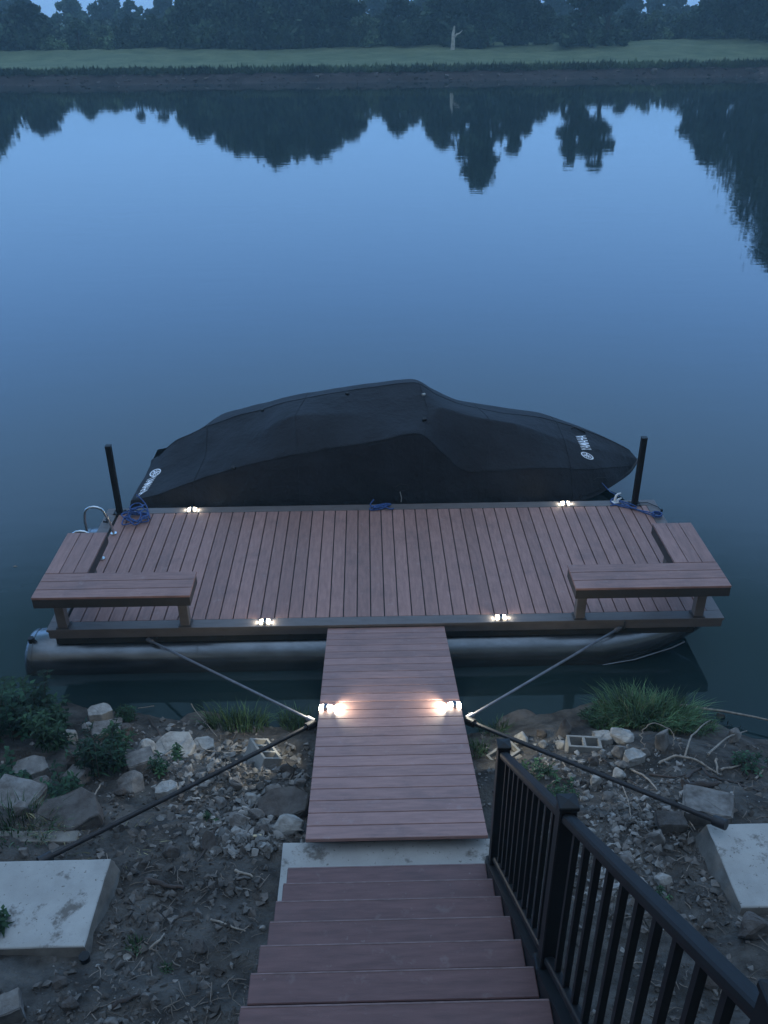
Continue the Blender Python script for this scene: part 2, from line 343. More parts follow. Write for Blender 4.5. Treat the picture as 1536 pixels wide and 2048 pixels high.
for i in range(900):
    x = rnd.uniform(-56, 66); d = rnd.uniform(0.0, 2.3); y = far_shore(x)+d
    s_ = 0.12+0.45*rnd.random()**3
    hull_rock(bm, rnd, (x, y, far_z(x, y)), (s_*1.4, s_, s_*0.7), rnd.uniform(0, 3), n=9)
farrock = mat('far_bank_stone', (0.10, 0.088, 0.085), 0.95, spec=0.1, isl=0.6, var=0.3, nscale=1.0)
tag(bm_obj(bm, 'riprap_rubble', farrock), kind='stuff')
for (u, v, w, h, lb) in [(1308, 143, .75, .8, 'pale wedge shaped boulder on the far bank, right of centre'), (1503, 133, 1.6, .4, 'long pale stone lying along the far bank near the right edge'),
                         (893, 152, .5, .5, 'pale stone on the far bank below the bleached snag'), (635, 152, .5, .6, 'pale upright stone on the far bank, left of centre'),
                         (412, 156, .6, .3, 'small pale stone on the left half of the far bank')]:
    p = at_z(u, v, 0.0); p = at_y(u, v, far_shore(p.x)+0.9); bm = bmesh.new()
    hull_rock(bm, rnd, (0, 0, 0), (w*1.2, .6, h), 0); o = bm_obj(bm, 'boulder', rockB); o.location = (p.x, p.y, far_z(p.x, p.y)+h*.25)
    tag(o, lb, 'boulder', 'pale stones along the far bank')

# ------------------------------------------------------------------ trees
def leafquad(mb, c, s, rr, mi=0):
    a = Vector((rr.gauss(0, 1), rr.gauss(0, 1), rr.gauss(0, 1))).normalized(); t = a.orthogonal().normalized()
    t = Matrix.Rotation(rr.uniform(0, 6.28), 3, a) @ t; b_ = a.cross(t); k = rr.uniform(.45, .8)
    mb.add([c-t*s, c-b_*s*k, c+t*s*rr.uniform(.6, 1), c+b_*s*k], [(0, 1, 2, 3)], mi)
def make_tree(name, x, y, h, hw, seed, mt, label, group, n=3600, ls=0.28, base=0.08, gaps=0.0, cat='tree', lean=0.0, conic=0.0, blobs=None):
    rr = random.Random(seed); z0 = far_z(x, y)
    top = WATER + h; H = top - z0
    e = empty(name, (x, y, z0-0.05), 0, label, cat, group)
    # crown lobes
    L_ = []
    nb = blobs or int(14 + H*hw*0.45)
    for i in range(nb):
        t = base+(1-base)*rr.random()**.85; 
        env = hw*(math.sin(math.pi*min(1, 0.18+t*0.82))**0.6)*(1-conic*t)
        a = rr.uniform(0, 6.28); q = rr.random()**0.6
        br = max(0.5, hw*rr.uniform(0.28, 0.48)*(1-0.35*t)); env = max(0.1, env*1.12-br*0.55)
        c = Vector((math.cos(a)*env*q + lean*t*H, math.sin(a)*env*q*0.8, max(br*0.5, t*H - br*0.75)))
        L_.append((c, br, rr.uniform(.6, 1.0)))
    L_.append((Vector((lean*H, 0, H-hw*0.22)), hw*0.26, 0.9))
    tk = MB(); r0_ = 0.03*H+0.05
    ptop = Vector((lean*H*0.8, 0, H*0.8))
    tk.tube([(0, 0, -0.3), (rr.uniform(-.1, .1), 0, H*.25), (ptop.x*.6, rr.uniform(-.2, .2), H*.5), ptop], [r0_, r0_*.8, r0_*.5, r0_*.12], 7)
    for c, br, _ in L_[::2]:
        s0 = Vector((c.x*0.15+lean*c.z*.8, 0, max(0.3, c.z*0.6))); tk.tube([s0, (s0+c)/2+Vector((0, 0, .2)), c], [r0_*.35, r0_*.22, r0_*.08], 5, cap=False)
    tk.build('trunk', bark_far, e)
    mb = MB(); tot = sum(b_[1]**2*b_[2] for b_ in L_)
    for c, br, dn in L_:
        k = int(n*br*br*dn/tot)
        for _ in range(k):
            v = Vector((rr.gauss(0, 1), rr.gauss(0, 1), rr.gauss(0, 1))).normalized()
            rad = br*(0.55+0.5*rr.random()) * (1+0.55*noise.noise(v*2.3+c))*(1.0 if rr.random() < .93 else rr.uniform(1.05, 1.35))
            pnt = c + Vector((v.x*rad, v.y*rad, v.z*rad*0.8))
            if gaps and noise.noise(pnt*0.55+Vector((seed, 0, 0))) > gaps: continue
            if pnt.z < 0.02: pnt.z = abs(pnt.z)+.02
            leafquad(mb, pnt, ls*rr.uniform(.6, 1.25), rr)
    mb.build('crown', mt, e)
    return e
TG = 'trees of the far river bank'
TR = [ # x, y, h above water, half width, material, label, conic, gaps, n
 (-46.5, 113, 9.8, 5.8, tree_b, 'broad dark tree at the left end of the far tree line', 0.1, 0, 5200),
 (-39.6, 114, 7.4, 3.6, tree_b, 'lower dark rounded tree beside the broad one at far left', 0.1, 0, 3200),
 (-19.8, 114, 8.2, 3.4, tree_a, 'left shoulder tree of the big rounded clump, left of centre', 0.1, 0, 3200),
 (-15.2, 115, 10.2, 3.8, tree_a, 'tree second from the left in the big rounded clump', 0.1, 0, 3600),
 (-10.6, 114, 11.4, 4.2, tree_b, 'tallest tree of the big rounded clump, left of centre', 0.1, 0, 4200),
 (-5.2, 115, 10.8, 4.0, tree_b, 'dark tree on the right slope of the rounded clump', 0.1, 0, 3900),
 (-13.0, 116, 10.6, 2.8, tree_b, 'tree just left of the top of the big rounded clump', 0.1, 0, 2600),
 (-8.0, 116, 10.9, 2.8, tree_a, 'tree just right of the top of the big rounded clump', 0.1, 0, 2600),
 (-17.5, 116, 9.2, 2.6, tree_b, 'darker tree filling the left slope of the big rounded clump', 0.1, 0, 2200),
 (-3.0, 116, 9.6, 2.4, tree_a, 'tree low on the right slope of the rounded clump, beside its narrow end', 0.1, 0, 2200),
 (-1.2, 114, 8.6, 2.6, tree_a, 'narrow tree at the right end of the rounded clump', 0.3, 0, 2400),
 (5.0, 114, 7.8, 2.9, tree_b, 'small domed tree standing alone in the middle of the line', 0.0, 0, 2600),
 (10.6, 113, 9.4, 2.5, tree_b, 'dark tree right behind the bleached snag', 0.1, 0, 2600),
 (15.3, 112, 14.4, 3.4, tree_b, 'tall ragged tree just right of the bleached snag', 0.2, 0.28, 4300),
 (19.6, 114, 10.3, 2.2, tree_b, 'slim tree on the right flank of the tall ragged one', 0.2, 0, 2300),
 (26.0, 110, 11.2, 2.6, tree_b, 'dark tree that juts forward onto the meadow, right of centre', 0.1, 0.3, 3000),
 (29.6, 111, 11.8, 2.7, tree_b, 'dark ragged tree next to the one jutting onto the meadow', 0.1, 0.25, 3000),
 (46.4, 118, 12.5, 3.6, tree_b, 'tree in front of the giant at the right end of the line', 0.0, 0.25, 3600),
 (56.5, 112, 25.5, 8.6, tree_b, 'giant spreading tree at the right end of the far bank', 0.0, 0.42, 15000),
]
for i, (x, y, h, hw, mt, lb, co, ga, n) in enumerate(TR):
    hw *= 1.2 if hw > 8 else (1.3 if -20 < x < 20 else 1.12)
    make_tree('broadleaf_tree', x, y, h, hw, 11+i, mt, lb, TG, n=int(n*2.6), ls=.36, conic=co, gaps=ga)
BK = [(-16, 9.8, 4.2), (-10, 9.8, 4.2), (-4, 9.9, 4.2), (17.5, 9.9, 3.8), (22, 9.8, 3.8), (-62, 8.5, 5), (-56, 8.5, 4), (-49.5, 8.6, 3.4), (-44.0, 9.3, 3.6), (-38.5, 7.9, 3), (-33.5, 9.2, 3.0), (-28, 7.9, 2.8), (-22, 8.5, 4), (3.0, 9.6, 3.4), (11.5, 9.6, 3.4), (27, 9.9, 4), (33.5, 9.9, 3.6), (41, 8.0, 3.6), (46.2, 8.4, 3.6),
      (51.5, 8.7, 3.4), (56.5, 9.0, 3.6), (62, 9.0, 3.6), (67, 9.8, 4), (73, 10, 4.5)]
for i, (x, h, hw) in enumerate(BK):
    o = make_tree('distant_tree', x, 165+(i % 3)*3, h, hw, 70+i, tree_a if i % 2 else tree_b, 'small hazy tree of the row far behind the meadow', 'distant tree row', n=4200, conic=0.0, ls=0.45)
# shrubs along the meadow edge
SHR = [(-49, 2.6, 3.2, 'b'), (-36.5, 3.6, 2.9, 'c'), (-33.4, 4.6, 2.6, 'a'), (-30.2, 3.9, 2.6, 'c'), (-27.2, 4.9, 2.5, 'b'), (-24.4, 5.0, 2.6, 'a'), (-22.0, 4.0, 2.0, 'c'), (-13, 3.0, 2.6, 'a'), (1.0, 4.9, 2.7, 'c'), (-3.8, 3.2, 2.2, 'b'),
       (7.9, 5.0, 2.6, 'b'), (22.8, 5.6, 2.6, 'a'), (34, 4.6, 2.6, 'b'), (37.5, 4.4, 2.4, 'c'), (41, 4.2, 2.6, 'a'), (45, 4.9, 2.5, 'c'), (50, 5.3, 3, 'b'), (13, 4.6, 2.3, 'b')]
SL = ['low dark shrub at the left end below the broad tree', 'pale shrub between the low dark trees and the sky gap at left', 'grey green shrub left of the first gap of sky', 'pale shrub under the gaps of sky at left',
      'dark shrub under the gaps of sky at left', 'tall grey green shrub right of the gaps of sky', 'pale narrow shrub at the left foot of the rounded clump', 'low shrub at the foot of the rounded clump',
      'pale round bush in front of the dark trees just left of centre', 'low dark shrub left of the pale round bush', 'dark shrub between the domed tree and the snag', 'shrub between the tall ragged tree and the jutting trees',
      'dark shrub right of the jutting trees', 'pale low shrub on the higher meadow at right', 'grey green shrub at the back of the meadow, right part', 'pale shrub before the giant tree at right', 'dark shrub at the foot of the giant tree',
      'dark shrub at the foot of the tall ragged tree']
for i, ((x, h, hw, k), lb) in enumerate(zip(SHR, SL)):
    y = 111.5 if i == 8 else (119 if x > 31 else 113.5)
    make_tree('shrub', x, y, h+(0.6 if x > 31 else 0)+1.0, hw, 200+i, {'a': tree_a, 'b': tree_b, 'c': tree_c}[k], lb, 'shrubs at the back of the meadow', n=2000, ls=0.2, base=0.0, cat='shrub', blobs=12)
# undergrowth that closes the wood behind (reads as one mass)
mb = MB(); rr = random.Random(77)
for i in range(26000):
    x = rr.uniform(-60, 75); y = rr.uniform(119, 131); z = far_z(x, y) + abs(rr.gauss(0, 1))*1.5*(1+.5*noise.noise(Vector((x*.3, y*.3, 0))))
    if -36 < x < -22 and z > 5.0: continue
    leafquad(mb, Vector((x, y, min(z, 4.6))), rr.uniform(.25, .5), rr)
tag(mb.build('undergrowth', tree_b), kind='stuff')
# bleached snag
p = at_y(905, 106, 107.0); z0 = far_z(p.x, 107.0); e = empty('dead_tree', (p.x, 107.0, z0-.1), 0, 'bleached bare snag with one forked branch on the meadow', 'dead tree')
mb = MB(); mb.tube([(0, 0, 0), (.05, 0, .9), (.02, 0, 1.7), (.15, 0, 2.5)], [.26, .21, .17, .08], 8); mb.build('trunk', snag_m, e)
mb = MB(); mb.tube([(.02, 0, 1.25), (.45, 0, 1.65), (.75, 0, 1.75), (1.05, 0, 2.05)], [.12, .1, .07, .03], 7); mb.build('branch', snag_m, e)

# ------------------------------------------------------------------ dock
XL, XR, D = -2.625, 4.406, 2.563
dock = empty('floating_dock', ((XL+XR)/2, D/2, WATER), 0, 'long floating dock of reddish brown boards with grey rim on aluminium pontoons', 'dock')
dock_off = Vector(dock.location)
class PB(MB):   # builder whose vertices are world coordinates, parent set with offset
    def put(s, name, mats, parent, off): return s.build(name, mats, parent, loc=-Vector(off))
mb = PB(); gap = 0.0115; i0 = math.floor((XL+.14)/B)
x = i0*B
while x < XR-.14:
    a = max(x+gap/2, XL+.143); c = min(x+B-gap/2, XR-.143)
    if c-a > .02: mb.box(a, .144, -.026, c, D-.144, 0, bev=.003)
    x += B
mb.put('decking', board_y, dock, dock_off)
mb = PB()
mb.box(XL, 0, -.027, XR, .14, .002, .003); mb.box(XL, D-.14, -.027, XR, D, .002, .003)
mb.box(XL, .142, -.027, XL+.14, D-.142, .002, .003); mb.box(XR-.14, .142, -.027, XR, D-.142, .002, .003)
mb.put('rim_board', trim_m, dock, dock_off)
mb = PB()
for (a, b_, c, d) in ((XL+.012, .012, XR-.012, .036), (XL+.012, D-.036, XR-.012, D-.012)): mb.box(a, b_, -.115, c, d, -.029)
mb.box(XL+.012, .038, -.115, XL+.036, D-.038, -.0292); mb.box(XR-.036, .038, -.115, XR-.012, D-.038, -.029)
mb.put('fascia', trim_m, dock, dock_off)
mb = PB()
for yy, zz in ((.038, -.205), (.33, -.14), (D-.37, -.14), (D-.088, -.205)): mb.box(XL+.065, yy, zz, XR-.28, yy+.05, -.031)
for k in range(13): mb.box(XL+.2+k*.53, .09, -.165, XL+.25+k*.53, D-.105, -.033)
for k in range(10): mb.tube([(XL+.4+k*.7, .02, -.145), (XL+.4+k*.7, .058, -.145)], .02, 8)
mb.put('frame', frame_m, dock, dock_off)
mb = PB(); mb.box(XL+.05, .05, -.030, XR-.05, D-.05, -.0285); mb.put('gap_darkening_sheet', frame_m, dock, dock_off)  # added dark sheet, keeps bright water from showing through the board gaps
def pontoon(cy):
    P = []; n = 40
    def ring(x, cz, ry, rz, pw=1.0): return [(x, cy+ry*math.cos(2*math.pi*j/n), cz+rz*math.sin(2*math.pi*j/n)) for j in range(n+1)]
    cz = -.50; r = .31
    for t in (0, .25, .5, .75, 1): # domed left end
        a = t*math.pi/2; P.append(ring(-2.96-.10*math.cos(a)+.10, cz, max(.002, r*math.sin(a)), max(.002, r*math.sin(a))))
    for k in range(1, 26): 
        x = -2.86+k*(3.15+2.86)/25; P.append(ring(x, cz, r, r))
    for k in range(1, 13):
        t = k/12; x = 3.15+t*1.24; rz = r*(1-t)**.75*.97+.012; P.append(ring(x, -.175-rz+.06*t, max(.008, r*(1-t**1.6)), rz))
    mb = PB(); nv = n+1
    mb.add([q for row in P for q in row], [(i*nv+j, i*nv+j+1, (i+1)*nv+j+1, (i+1)*nv+j) for i in range(len(P)-1) for j in range(n)], 0, True)
    o = mb.put('pontoon', alu, dock, dock_off)
    for xx in (-2.83, -1.1, .7, 3.15):
        mb = PB(); mb.tube([(xx, cy+.311*math.cos(a), cz+.311*math.sin(a)) for a in [2*math.pi*j/40 for j in range(41)]], .0035, 5, cap=False)
        mb.build('weld_seam', alu, o)
    mb = PB(); mb.tube([(3.1, cy-.305, -.52), (3.5, cy-.285, -.46), (3.9, cy-.215, -.37), (4.05, cy-.165, -.33)], .014, 6); mb.build('spray_strake', alu, o)
    mb = PB(); mb.tube([(-2.85, cy-.1, -.22), (-2.85, cy-.1, -.165)], .032, 12); mb.build('drain_plug', black_metal, o)
    for k in range(5):
        mb = PB(); mb.box(-2.45+k*1.3, cy-.1, -.21, -2.25+k*1.3, cy+.12, -.142); mb.build('bracket', alu, o)
pontoon(.20); pontoon(2.33)

def lettered_post(x, lb):
    e = empty('mooring_post', (x, 2.455, .002), 0, lb, 'post', 'black posts at the outer corners of the dock')
    mb = MB(); mb.box(-.034, -.034, .01, .034, .034, .93, .004); mb.build('post', black_metal, e)
    mb = MB(); mb.box(-.037, -.037, .931, .037, .037, .942, .003); mb.build('post_cap', black_metal, e)
    mb = MB(); mb.box(-.075, -.06, 0, .075, .06, .009, .003)
    for sx in (-1, 1):
        for sy in (-1, 1): mb.tube([(sx*.058, sy*.045, .009), (sx*.058, sy*.045, .016)], .009, 8)
    mb.build('base_plate', black_metal, e)
lettered_post(-2.452, 'black square post on the dock corner beside the ladder hoops'); lettered_post(4.12, 'black square post on the dock corner beside the covered bow')

# benches
BZ = .587
def bench(side):
    if side < 0: x0, x1 = -2.58, -1.039; sx0, sx1 = x0, x0+3*B; lb = 'L-shaped corner bench of three brown boards in front of the ladder hoops'
    else: x0, x1 = 2.742, 4.278; sx0, sx1 = x1-3*B, x1; lb = 'L-shaped corner bench of three brown boards with the blue rope behind its end'
    y0, y1, y2 = -.262, -.262+3*B, .976
    off = Vector(((x0+x1)/2, .1, .002)); e = empty('corner_bench', off, 0, lb, 'bench', 'corner benches on the dock')
    mb = PB()
    for k in range(3): mb.box(x0, y0+k*B+.003, BZ-.026, x1, y0+(k+1)*B-.003, BZ, .003)
    mb.put('seat_front_run', board_x, e, off)
    mb = PB()
    for k in range(3): mb.box(sx0+k*B+.003, y1+.004, BZ-.026, sx0+(k+1)*B-.003, y2, BZ, .003)
    mb.put('seat_side_run', board_y, e, off)
    mb = PB(); zt, zb = BZ-.028, BZ-.125
    inx = sx1 if side < 0 else sx0
    mb.box(x0+.004, y0+.004, zb, x1-.004, y0+.028, zt); mb.box(x0+.004, y0+.03, zb, x0+.028, (y2 if side < 0 else y1)-.03, zt)
    mb.box(x1-.028, y0+.03, zb, x1-.004, (y2 if side > 0 else y1)-.03, zt)
    mb.box(sx0+.004, y2-.028, zb, sx1-.004, y2-.004, zt)
    if side < 0: mb.box(sx1+.002, y1-.028, zb, x1-.03, y1-.004, zt); mb.box(sx1-.026, y1-.026, zb, sx1-.002, y2-.03, zt)
    else: mb.box(x0+.03, y1-.028, zb, sx0-.002, y1-.004, zt); mb.box(sx0+.002, y1-.026, zb, sx0+.026, y2-.03, zt)
    for k in range(4): mb.box(x0+.1+k*.4, y0+.03, zb+.02, x0+.14+k*.4, y1-.03, zt-.002)
    mb.put('apron', [dark_trim], e, off)
    legs = [(-2.46, .07), (-1.20, .07), (-2.36, .84)] if side < 0 else [(2.90, .07), (4.14, .07), (4.05, .84)]
    for (lx, ly) in legs:
        mb = PB(); mb.box(lx-.048, ly-.048, .006, lx+.048, ly+.048, zb-.001, .004); l_ = mb.put('leg', trim_m, e, off)
        mb = PB(); mb.box(lx-.066, ly-.064, .0025, lx+.066, ly+.066, .016, .004); mb.build('foot_trim', dark_trim, l_)
bench(-1); bench(1)

# ladder
e = empty('swim_ladder', (-2.62, 1.65, 0), 0, 'stainless steel ladder with two arched handrails at the dock end behind the bench', 'ladder')
for yy in (1.93, 1.36):
    P = [(-2.40, yy, .004), (-2.41, yy, .10), (-2.43, yy, .20)]
    for k in range(9):
        a = math.pi*k/8; P.append((-2.585+.125*math.cos(a), yy, .27+.11*math.sin(a)))
    P += [(-2.72, yy, .2), (-2.72, yy, 0), (-2.72, yy, -1.0)]
    mb = PB(); mb.tube(P, .016, 10); o = mb.put('handrail', steel, e, e.location)
    mb = PB(); mb.tube([(-2.40, yy, .003), (-2.40, yy, .014)], .038, 14); mb.build('foot_flange', steel, o)
for k in range(3):
    mb = PB(); mb.box(-2.75, 1.38, -.30-k*.27, -2.68, 1.91, -.275-k*.27, .004); mb.put('rung', steel, e, e.location)

# ------------------------------------------------------------------ dock lights
lens_hot = emis('lit_lens_bright', (1.0, 0.92, 0.74), 60); lens_dim = emis('lit_lens', (1.0, 0.88, 0.68), 14)
solar = mat('solar_cell', (0.01, 0.012, 0.03), 0.15); lampgrey = mat('lamp_housing', (0.35, 0.35, 0.34), 0.4)
def dock_light(loc, lb, hot, tilt=0.0, group='solar lights on the dock rim'):
    e = empty('solar_light', loc, 0, lb, 'dock light', group); e.rotation_euler = (tilt, 0, 0)
    mb = MB(); mb.box(-.019, -.038, .0, .019, .038, .030, .004); mb.build('housing', lampgrey, e)
    mb = MB(); mb.box(-.015, -.016, .0305, .015, .028, .0325); mb.build('solar_panel', solar, e)
    for s in (-1, 1):
        mb = MB(); vs = []
        prof = [(.020, .0, .024), (.052, .0, .034), (.052, .016, .030), (.020, .029, .018)]
        for sy in (-1, 1):
            for px, pz, hy in prof: vs.append((s*px, sy*hy, pz+.001))
        mb.add(vs, [(0, 1, 2, 3), (7, 6, 5, 4), (0, 4, 5, 1), (1, 5, 6, 2), (2, 6, 7, 3), (3, 7, 4, 0)]); mb.build('lens', lens_hot if hot else lens_dim, e)
        ld = bpy.data.lights.new('lamp_glow', 'SPOT'); ld.energy = (GL_HOT if hot else GL_DIM); ld.color = (1.0, 0.95, 0.76); ld.shadow_soft_size = 0.012
        ld.spot_size = R(165); ld.spot_blend = 0.6
        lo = bpy.data.objects.new('lamp_glow', ld); C.objects.link(lo); lo.parent = e; lo.location = (s*.062, 0, .022)
        lo.rotation_euler = (R(90), 0, R(-90*s))
GL_HOT, GL_DIM = 22.0, 1.1
dock_light((-1.54, D-.07, .002), 'lit solar light on the outer dock rim, nearer the blue rope coil', False)
dock_light((3.24, D-.07, .002), 'lit solar light on the outer dock rim beside the covered bow', False)
dock_light((-.38, .07, .002), 'lit solar light on the shore side dock rim, nearer the ladder bench', False)
dock_light((2.08, .07, .002), 'lit solar light on the shore side dock rim right of the gangway', False)
GS = .235; GXL, GXR = .274, 1.484
def gz(y): return -.036 - math.tan(GS)*y
for xx, lb in ((GXL+.055, 'brightest lit solar light on the left edge of the gangway'), (GXR-.055, 'brightest lit solar light on the right edge of the gangway')):
    dock_light((xx, -1.66, gz(-1.66)+.002), lb, True, -GS, 'bright lights on the gangway')

# ------------------------------------------------------------------ gangway
gl = Vector(((GXL+GXR)/2, -1.7, gz(-1.7)-.2)); gang = empty('gangway', gl, 0, 'sloping gangway of reddish cross boards from the concrete slab to the dock', 'gangway')
MG = Matrix.Translation((0, 0, -.036)) @ Matrix.Rotation(-GS, 4, 'X')
mb = PB()
for k in range(24): mb.box(GXL, -(k+1)*B+.0035, -.026, GXR, -k*B-.0035, 0, .003, M=MG)
mb.put('decking', board_x, gang, gl)
mb = PB()
for xx in (GXL+.02, GXR-.06, (GXL+GXR)/2-.02): mb.box(xx, -24*B+.30, -.13, xx+.04, -.02, -.028, M=MG)
for k in range(6): mb.box(GXL+.062, -.1-k*.62, -.11, GXR-.062, -.06-k*.62, -.032, M=MG)
mb.put('frame', frame_m, gang, gl)
mb = PB(); mb.box(GXL+.063, -24*B+.05, -.031, GXR-.064, -.05, -.0285, M=MG); mb.put('gap_darkening_sheet', frame_m, gang, gl)  # sheet added below the gangway boards so their gaps stay dark
# struts
def strut(a, b_, r, mt, lb, grp, tipr=1.0, name='stiff_arm', square=True):
    a = Vector(a); b_ = Vector(b_); c = (a+b_)/2; e = empty(name, c, 0, lb, 'brace', grp)
    mb = PB(); mb.tube([a, b_], [r*1.2, r*1.2], 4 if square else 8); mb.put('bar', mt, e, c)
    for q, o_ in ((a, b_), (b_, a)):
        d = (o_-q).normalized(); mb = PB(); mb.tube([q-d*.02, q+d*.07], r*1.75, 8); mb.put('end_clamp', mt, e, c)
    return e
vl, vr = (GXL-.05, -1.79, .31), (GXR+.05, -1.79, .31)
strut(vl, at_y(83, 1722, -3.36), .021, pole_m, 'long dark steel pole from the gangway to the left concrete pad', 'poles holding the gangway')
strut(vr, at_y(1447, 1648, -3.36), .021, pole_m, 'long dark steel pole from the gangway to the right concrete pad', 'poles holding the gangway')
strut((GXL-.05, -1.75, .31), (-1.585, -.02, -.13), .013, rod_m, 'grey rod from the gangway to the dock face on the ladder side', 'rods bracing the dock to the gangway')
strut((GXR+.05, -1.75, .31), (3.31, -.02, -.09), .013, rod_m, 'grey rod from the gangway to the dock face on the bow side', 'rods bracing the dock to the gangway')
e = empty('cleat_pin', (3.36, -.01, -.06), 0, 'small steel pin on the dock face at the end of the grey rod', 'pin'); mb = MB(); mb.tube([(0, 0, -.05), (0, 0, .05)], .006, 8); mb.build('pin_shaft', steel, e)

# ------------------------------------------------------------------ concrete
def pad(name, x0, y0, x1, y1, z, lb, fl=.09, hh=.26, cat='concrete pad', grp=None):
    c = Vector(((x0+x1)/2, (y0+y1)/2, z)); bm = bmesh.new()
    t = [bm.verts.new((x-c.x, y-c.y, 0)) for x, y in ((x0, y0), (x1, y0), (x1, y1), (x0, y1))]
    b_ = [bm.verts.new((x-c.x, y-c.y, -hh)) for x, y in ((x0-fl, y0-fl), (x1+fl, y0-fl), (x1+fl, y1+fl*.3), (x0-fl, y1+fl*.3))]
    bm.faces.new(t)
    for i in range(4): bm.faces.new((b_[i], b_[(i+1) % 4], t[(i+1) % 4], t[i]))
    bmesh.ops.bevel(bm, geom=[e_ for e_ in bm.edges if all(v.co.z > -.01 for v in e_.verts)], offset=.009, segments=2, affect='EDGES', profile=.6)
    bmesh.ops.subdivide_edges(bm, edges=bm.edges[:], cuts=7, use_grid_fill=True)
    for v in bm.verts:
        v.co += Vector((noise.noise(v.co*9), noise.noise(v.co*9+Vector((5, 0, 0))), noise.noise(v.co*7+Vector((9, 0, 0)))*.6))*.006
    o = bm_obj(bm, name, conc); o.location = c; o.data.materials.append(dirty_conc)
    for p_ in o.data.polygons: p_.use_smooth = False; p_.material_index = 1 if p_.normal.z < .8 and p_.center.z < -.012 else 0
    return tag(o, lb, cat, grp)
pad('anchor_pad', -2.05, -4.07, -1.0, -3.45, .72, 'stained square concrete pad left of the stairs, where the left pole ends', grp='concrete anchor pads')
pad('anchor_pad', 2.985, -3.91, 4.1, -3.275, .72, 'square concrete pad right of the railing, where the right pole ends', grp='concrete anchor pads')
pad('landing_slab', .115, -4.35, 1.70, -3.30, .66, 'pale concrete landing slab between the gangway and the lowest step', fl=.03, hh=.30)

# ------------------------------------------------------------------ stairs
sx0, sx1 = .189, 1.425; Y1, Z1, RUN, RISE = -3.681, .88, .2705, .2025
st_off = Vector(((sx0+sx1)/2, -4.6, .7)); st = empty('staircase', st_off, 0, 'steep outdoor stairs of reddish brown composite boards down to the landing slab', 'stairs')
rr = random.Random(8)
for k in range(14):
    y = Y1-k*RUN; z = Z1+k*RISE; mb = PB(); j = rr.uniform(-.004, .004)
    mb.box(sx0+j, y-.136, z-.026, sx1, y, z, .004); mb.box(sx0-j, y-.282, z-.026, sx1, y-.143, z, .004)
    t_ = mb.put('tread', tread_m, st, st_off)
    mb = PB(); mb.box(sx0+j+.003, y-.005, z-.024, sx1-.003, y+.0025, z+.0012); mb.build('nosing', edge_hl_m, t_)  # thin strip carries the painted edge highlight that separates the treads
    mb = PB(); mb.box(sx0+.02, y-.05, z-RISE+.001, sx1-.02, y-.028, z-.028); mb.build('riser', dark_trim, t_)
for xx in (sx0+.012, (sx0+sx1)/2, sx1-.05):
    mb = PB(); k = 14; a = (Y1-.06, Z1-RISE-.02); b_ = (Y1-.06-k*RUN, Z1-RISE-.02+k*RISE)
    vs = [(xx, a[0], a[1]), (xx, a[0]-.05, a[1]-.02), (xx, b_[0], b_[1]-.3), (xx, b_[0], b_[1])]
    # saw-tooth carriage
    prof = []
    for q in range(k):
        prof += [(Y1-.06-q*RUN, Z1-.029+(q-1)*RISE+ (0 if q else 0)), (Y1-.06-q*RUN, Z1-.029+q*RISE)]
    prof += [(Y1-.06-k*RUN, Z1-.029+(k-1)*RISE), (Y1-.06-k*RUN, Z1-.029+(k-1)*RISE-.35), (Y1-.30, Z1-RISE-.03-.0)]
    n = len(prof); w = .038
    mb.add([(xx, p_[0], p_[1]) for p_ in prof]+[(xx+w, p_[0], p_[1]) for p_ in prof], [tuple(range(n)), tuple(reversed(range(n, 2*n)))]+[(i, i+n, (i+1) % n+n, (i+1) % n) for i in range(n)])
    mb.put('stringer', dark_trim, st, st_off)
prof = [(Y1+.06, Z1-.03), (Y1+.06, Z1-.20), (Y1-.1, Z1-.21), (Y1-14*RUN, Z1+14*RISE-.40), (Y1-14*RUN, Z1+14*RISE-.01)]; n = len(prof)
mb = PB(); mb.add([(sx1+.004, p_[0], p_[1]) for p_ in prof]+[(sx1+.095, p_[0], p_[1]) for p_ in prof], [tuple(range(n)), tuple(reversed(range(n, 2*n)))]+[(i, i+n, (i+1) % n+n, (i+1) % n) for i in range(n)])
mb.put('side_board', black_metal, st, st_off)

# railing
RX = 1.476; ro = Vector((RX, -5.0, 1.9)); rail = empty('stair_railing', ro, 0, 'black metal railing with square balusters down the right side of the stairs', 'railing')
PY = [-3.70, -5.03, -6.47]; SLP = RISE/RUN
def nose(y): return Z1 + (Y1-y)*SLP
for i, py in enumerate(PY):
    zb = nose(py)-.045; zt = nose(py)+1.0
    mb = PB(); mb.box(RX-.034, py-.034, zb+.0, RX+.034, py+.034, zt-.001, .005); o = mb.put('post', black_metal, rail, ro)
    mb = PB(); mb.box(RX-.039, py-.039, zt, RX+.039, py+.039, zt+.022, .004); mb.add([(RX-.036, py-.036, zt+.0215), (RX+.036, py-.036, zt+.0215), (RX+.036, py+.036, zt+.0215), (RX-.036, py+.036, zt+.0215), (RX, py, zt+.029)], [(0, 1, 4), (1, 2, 4), (2, 3, 4), (3, 0, 4)])
    mb.build('post_cap', black_metal, o)
    mb = PB(); mb.box(RX-.048, py-.050, zb+.001, RX+.048, py+.050, zb+.075, .006); mb.build('base_trim', black_metal, o)
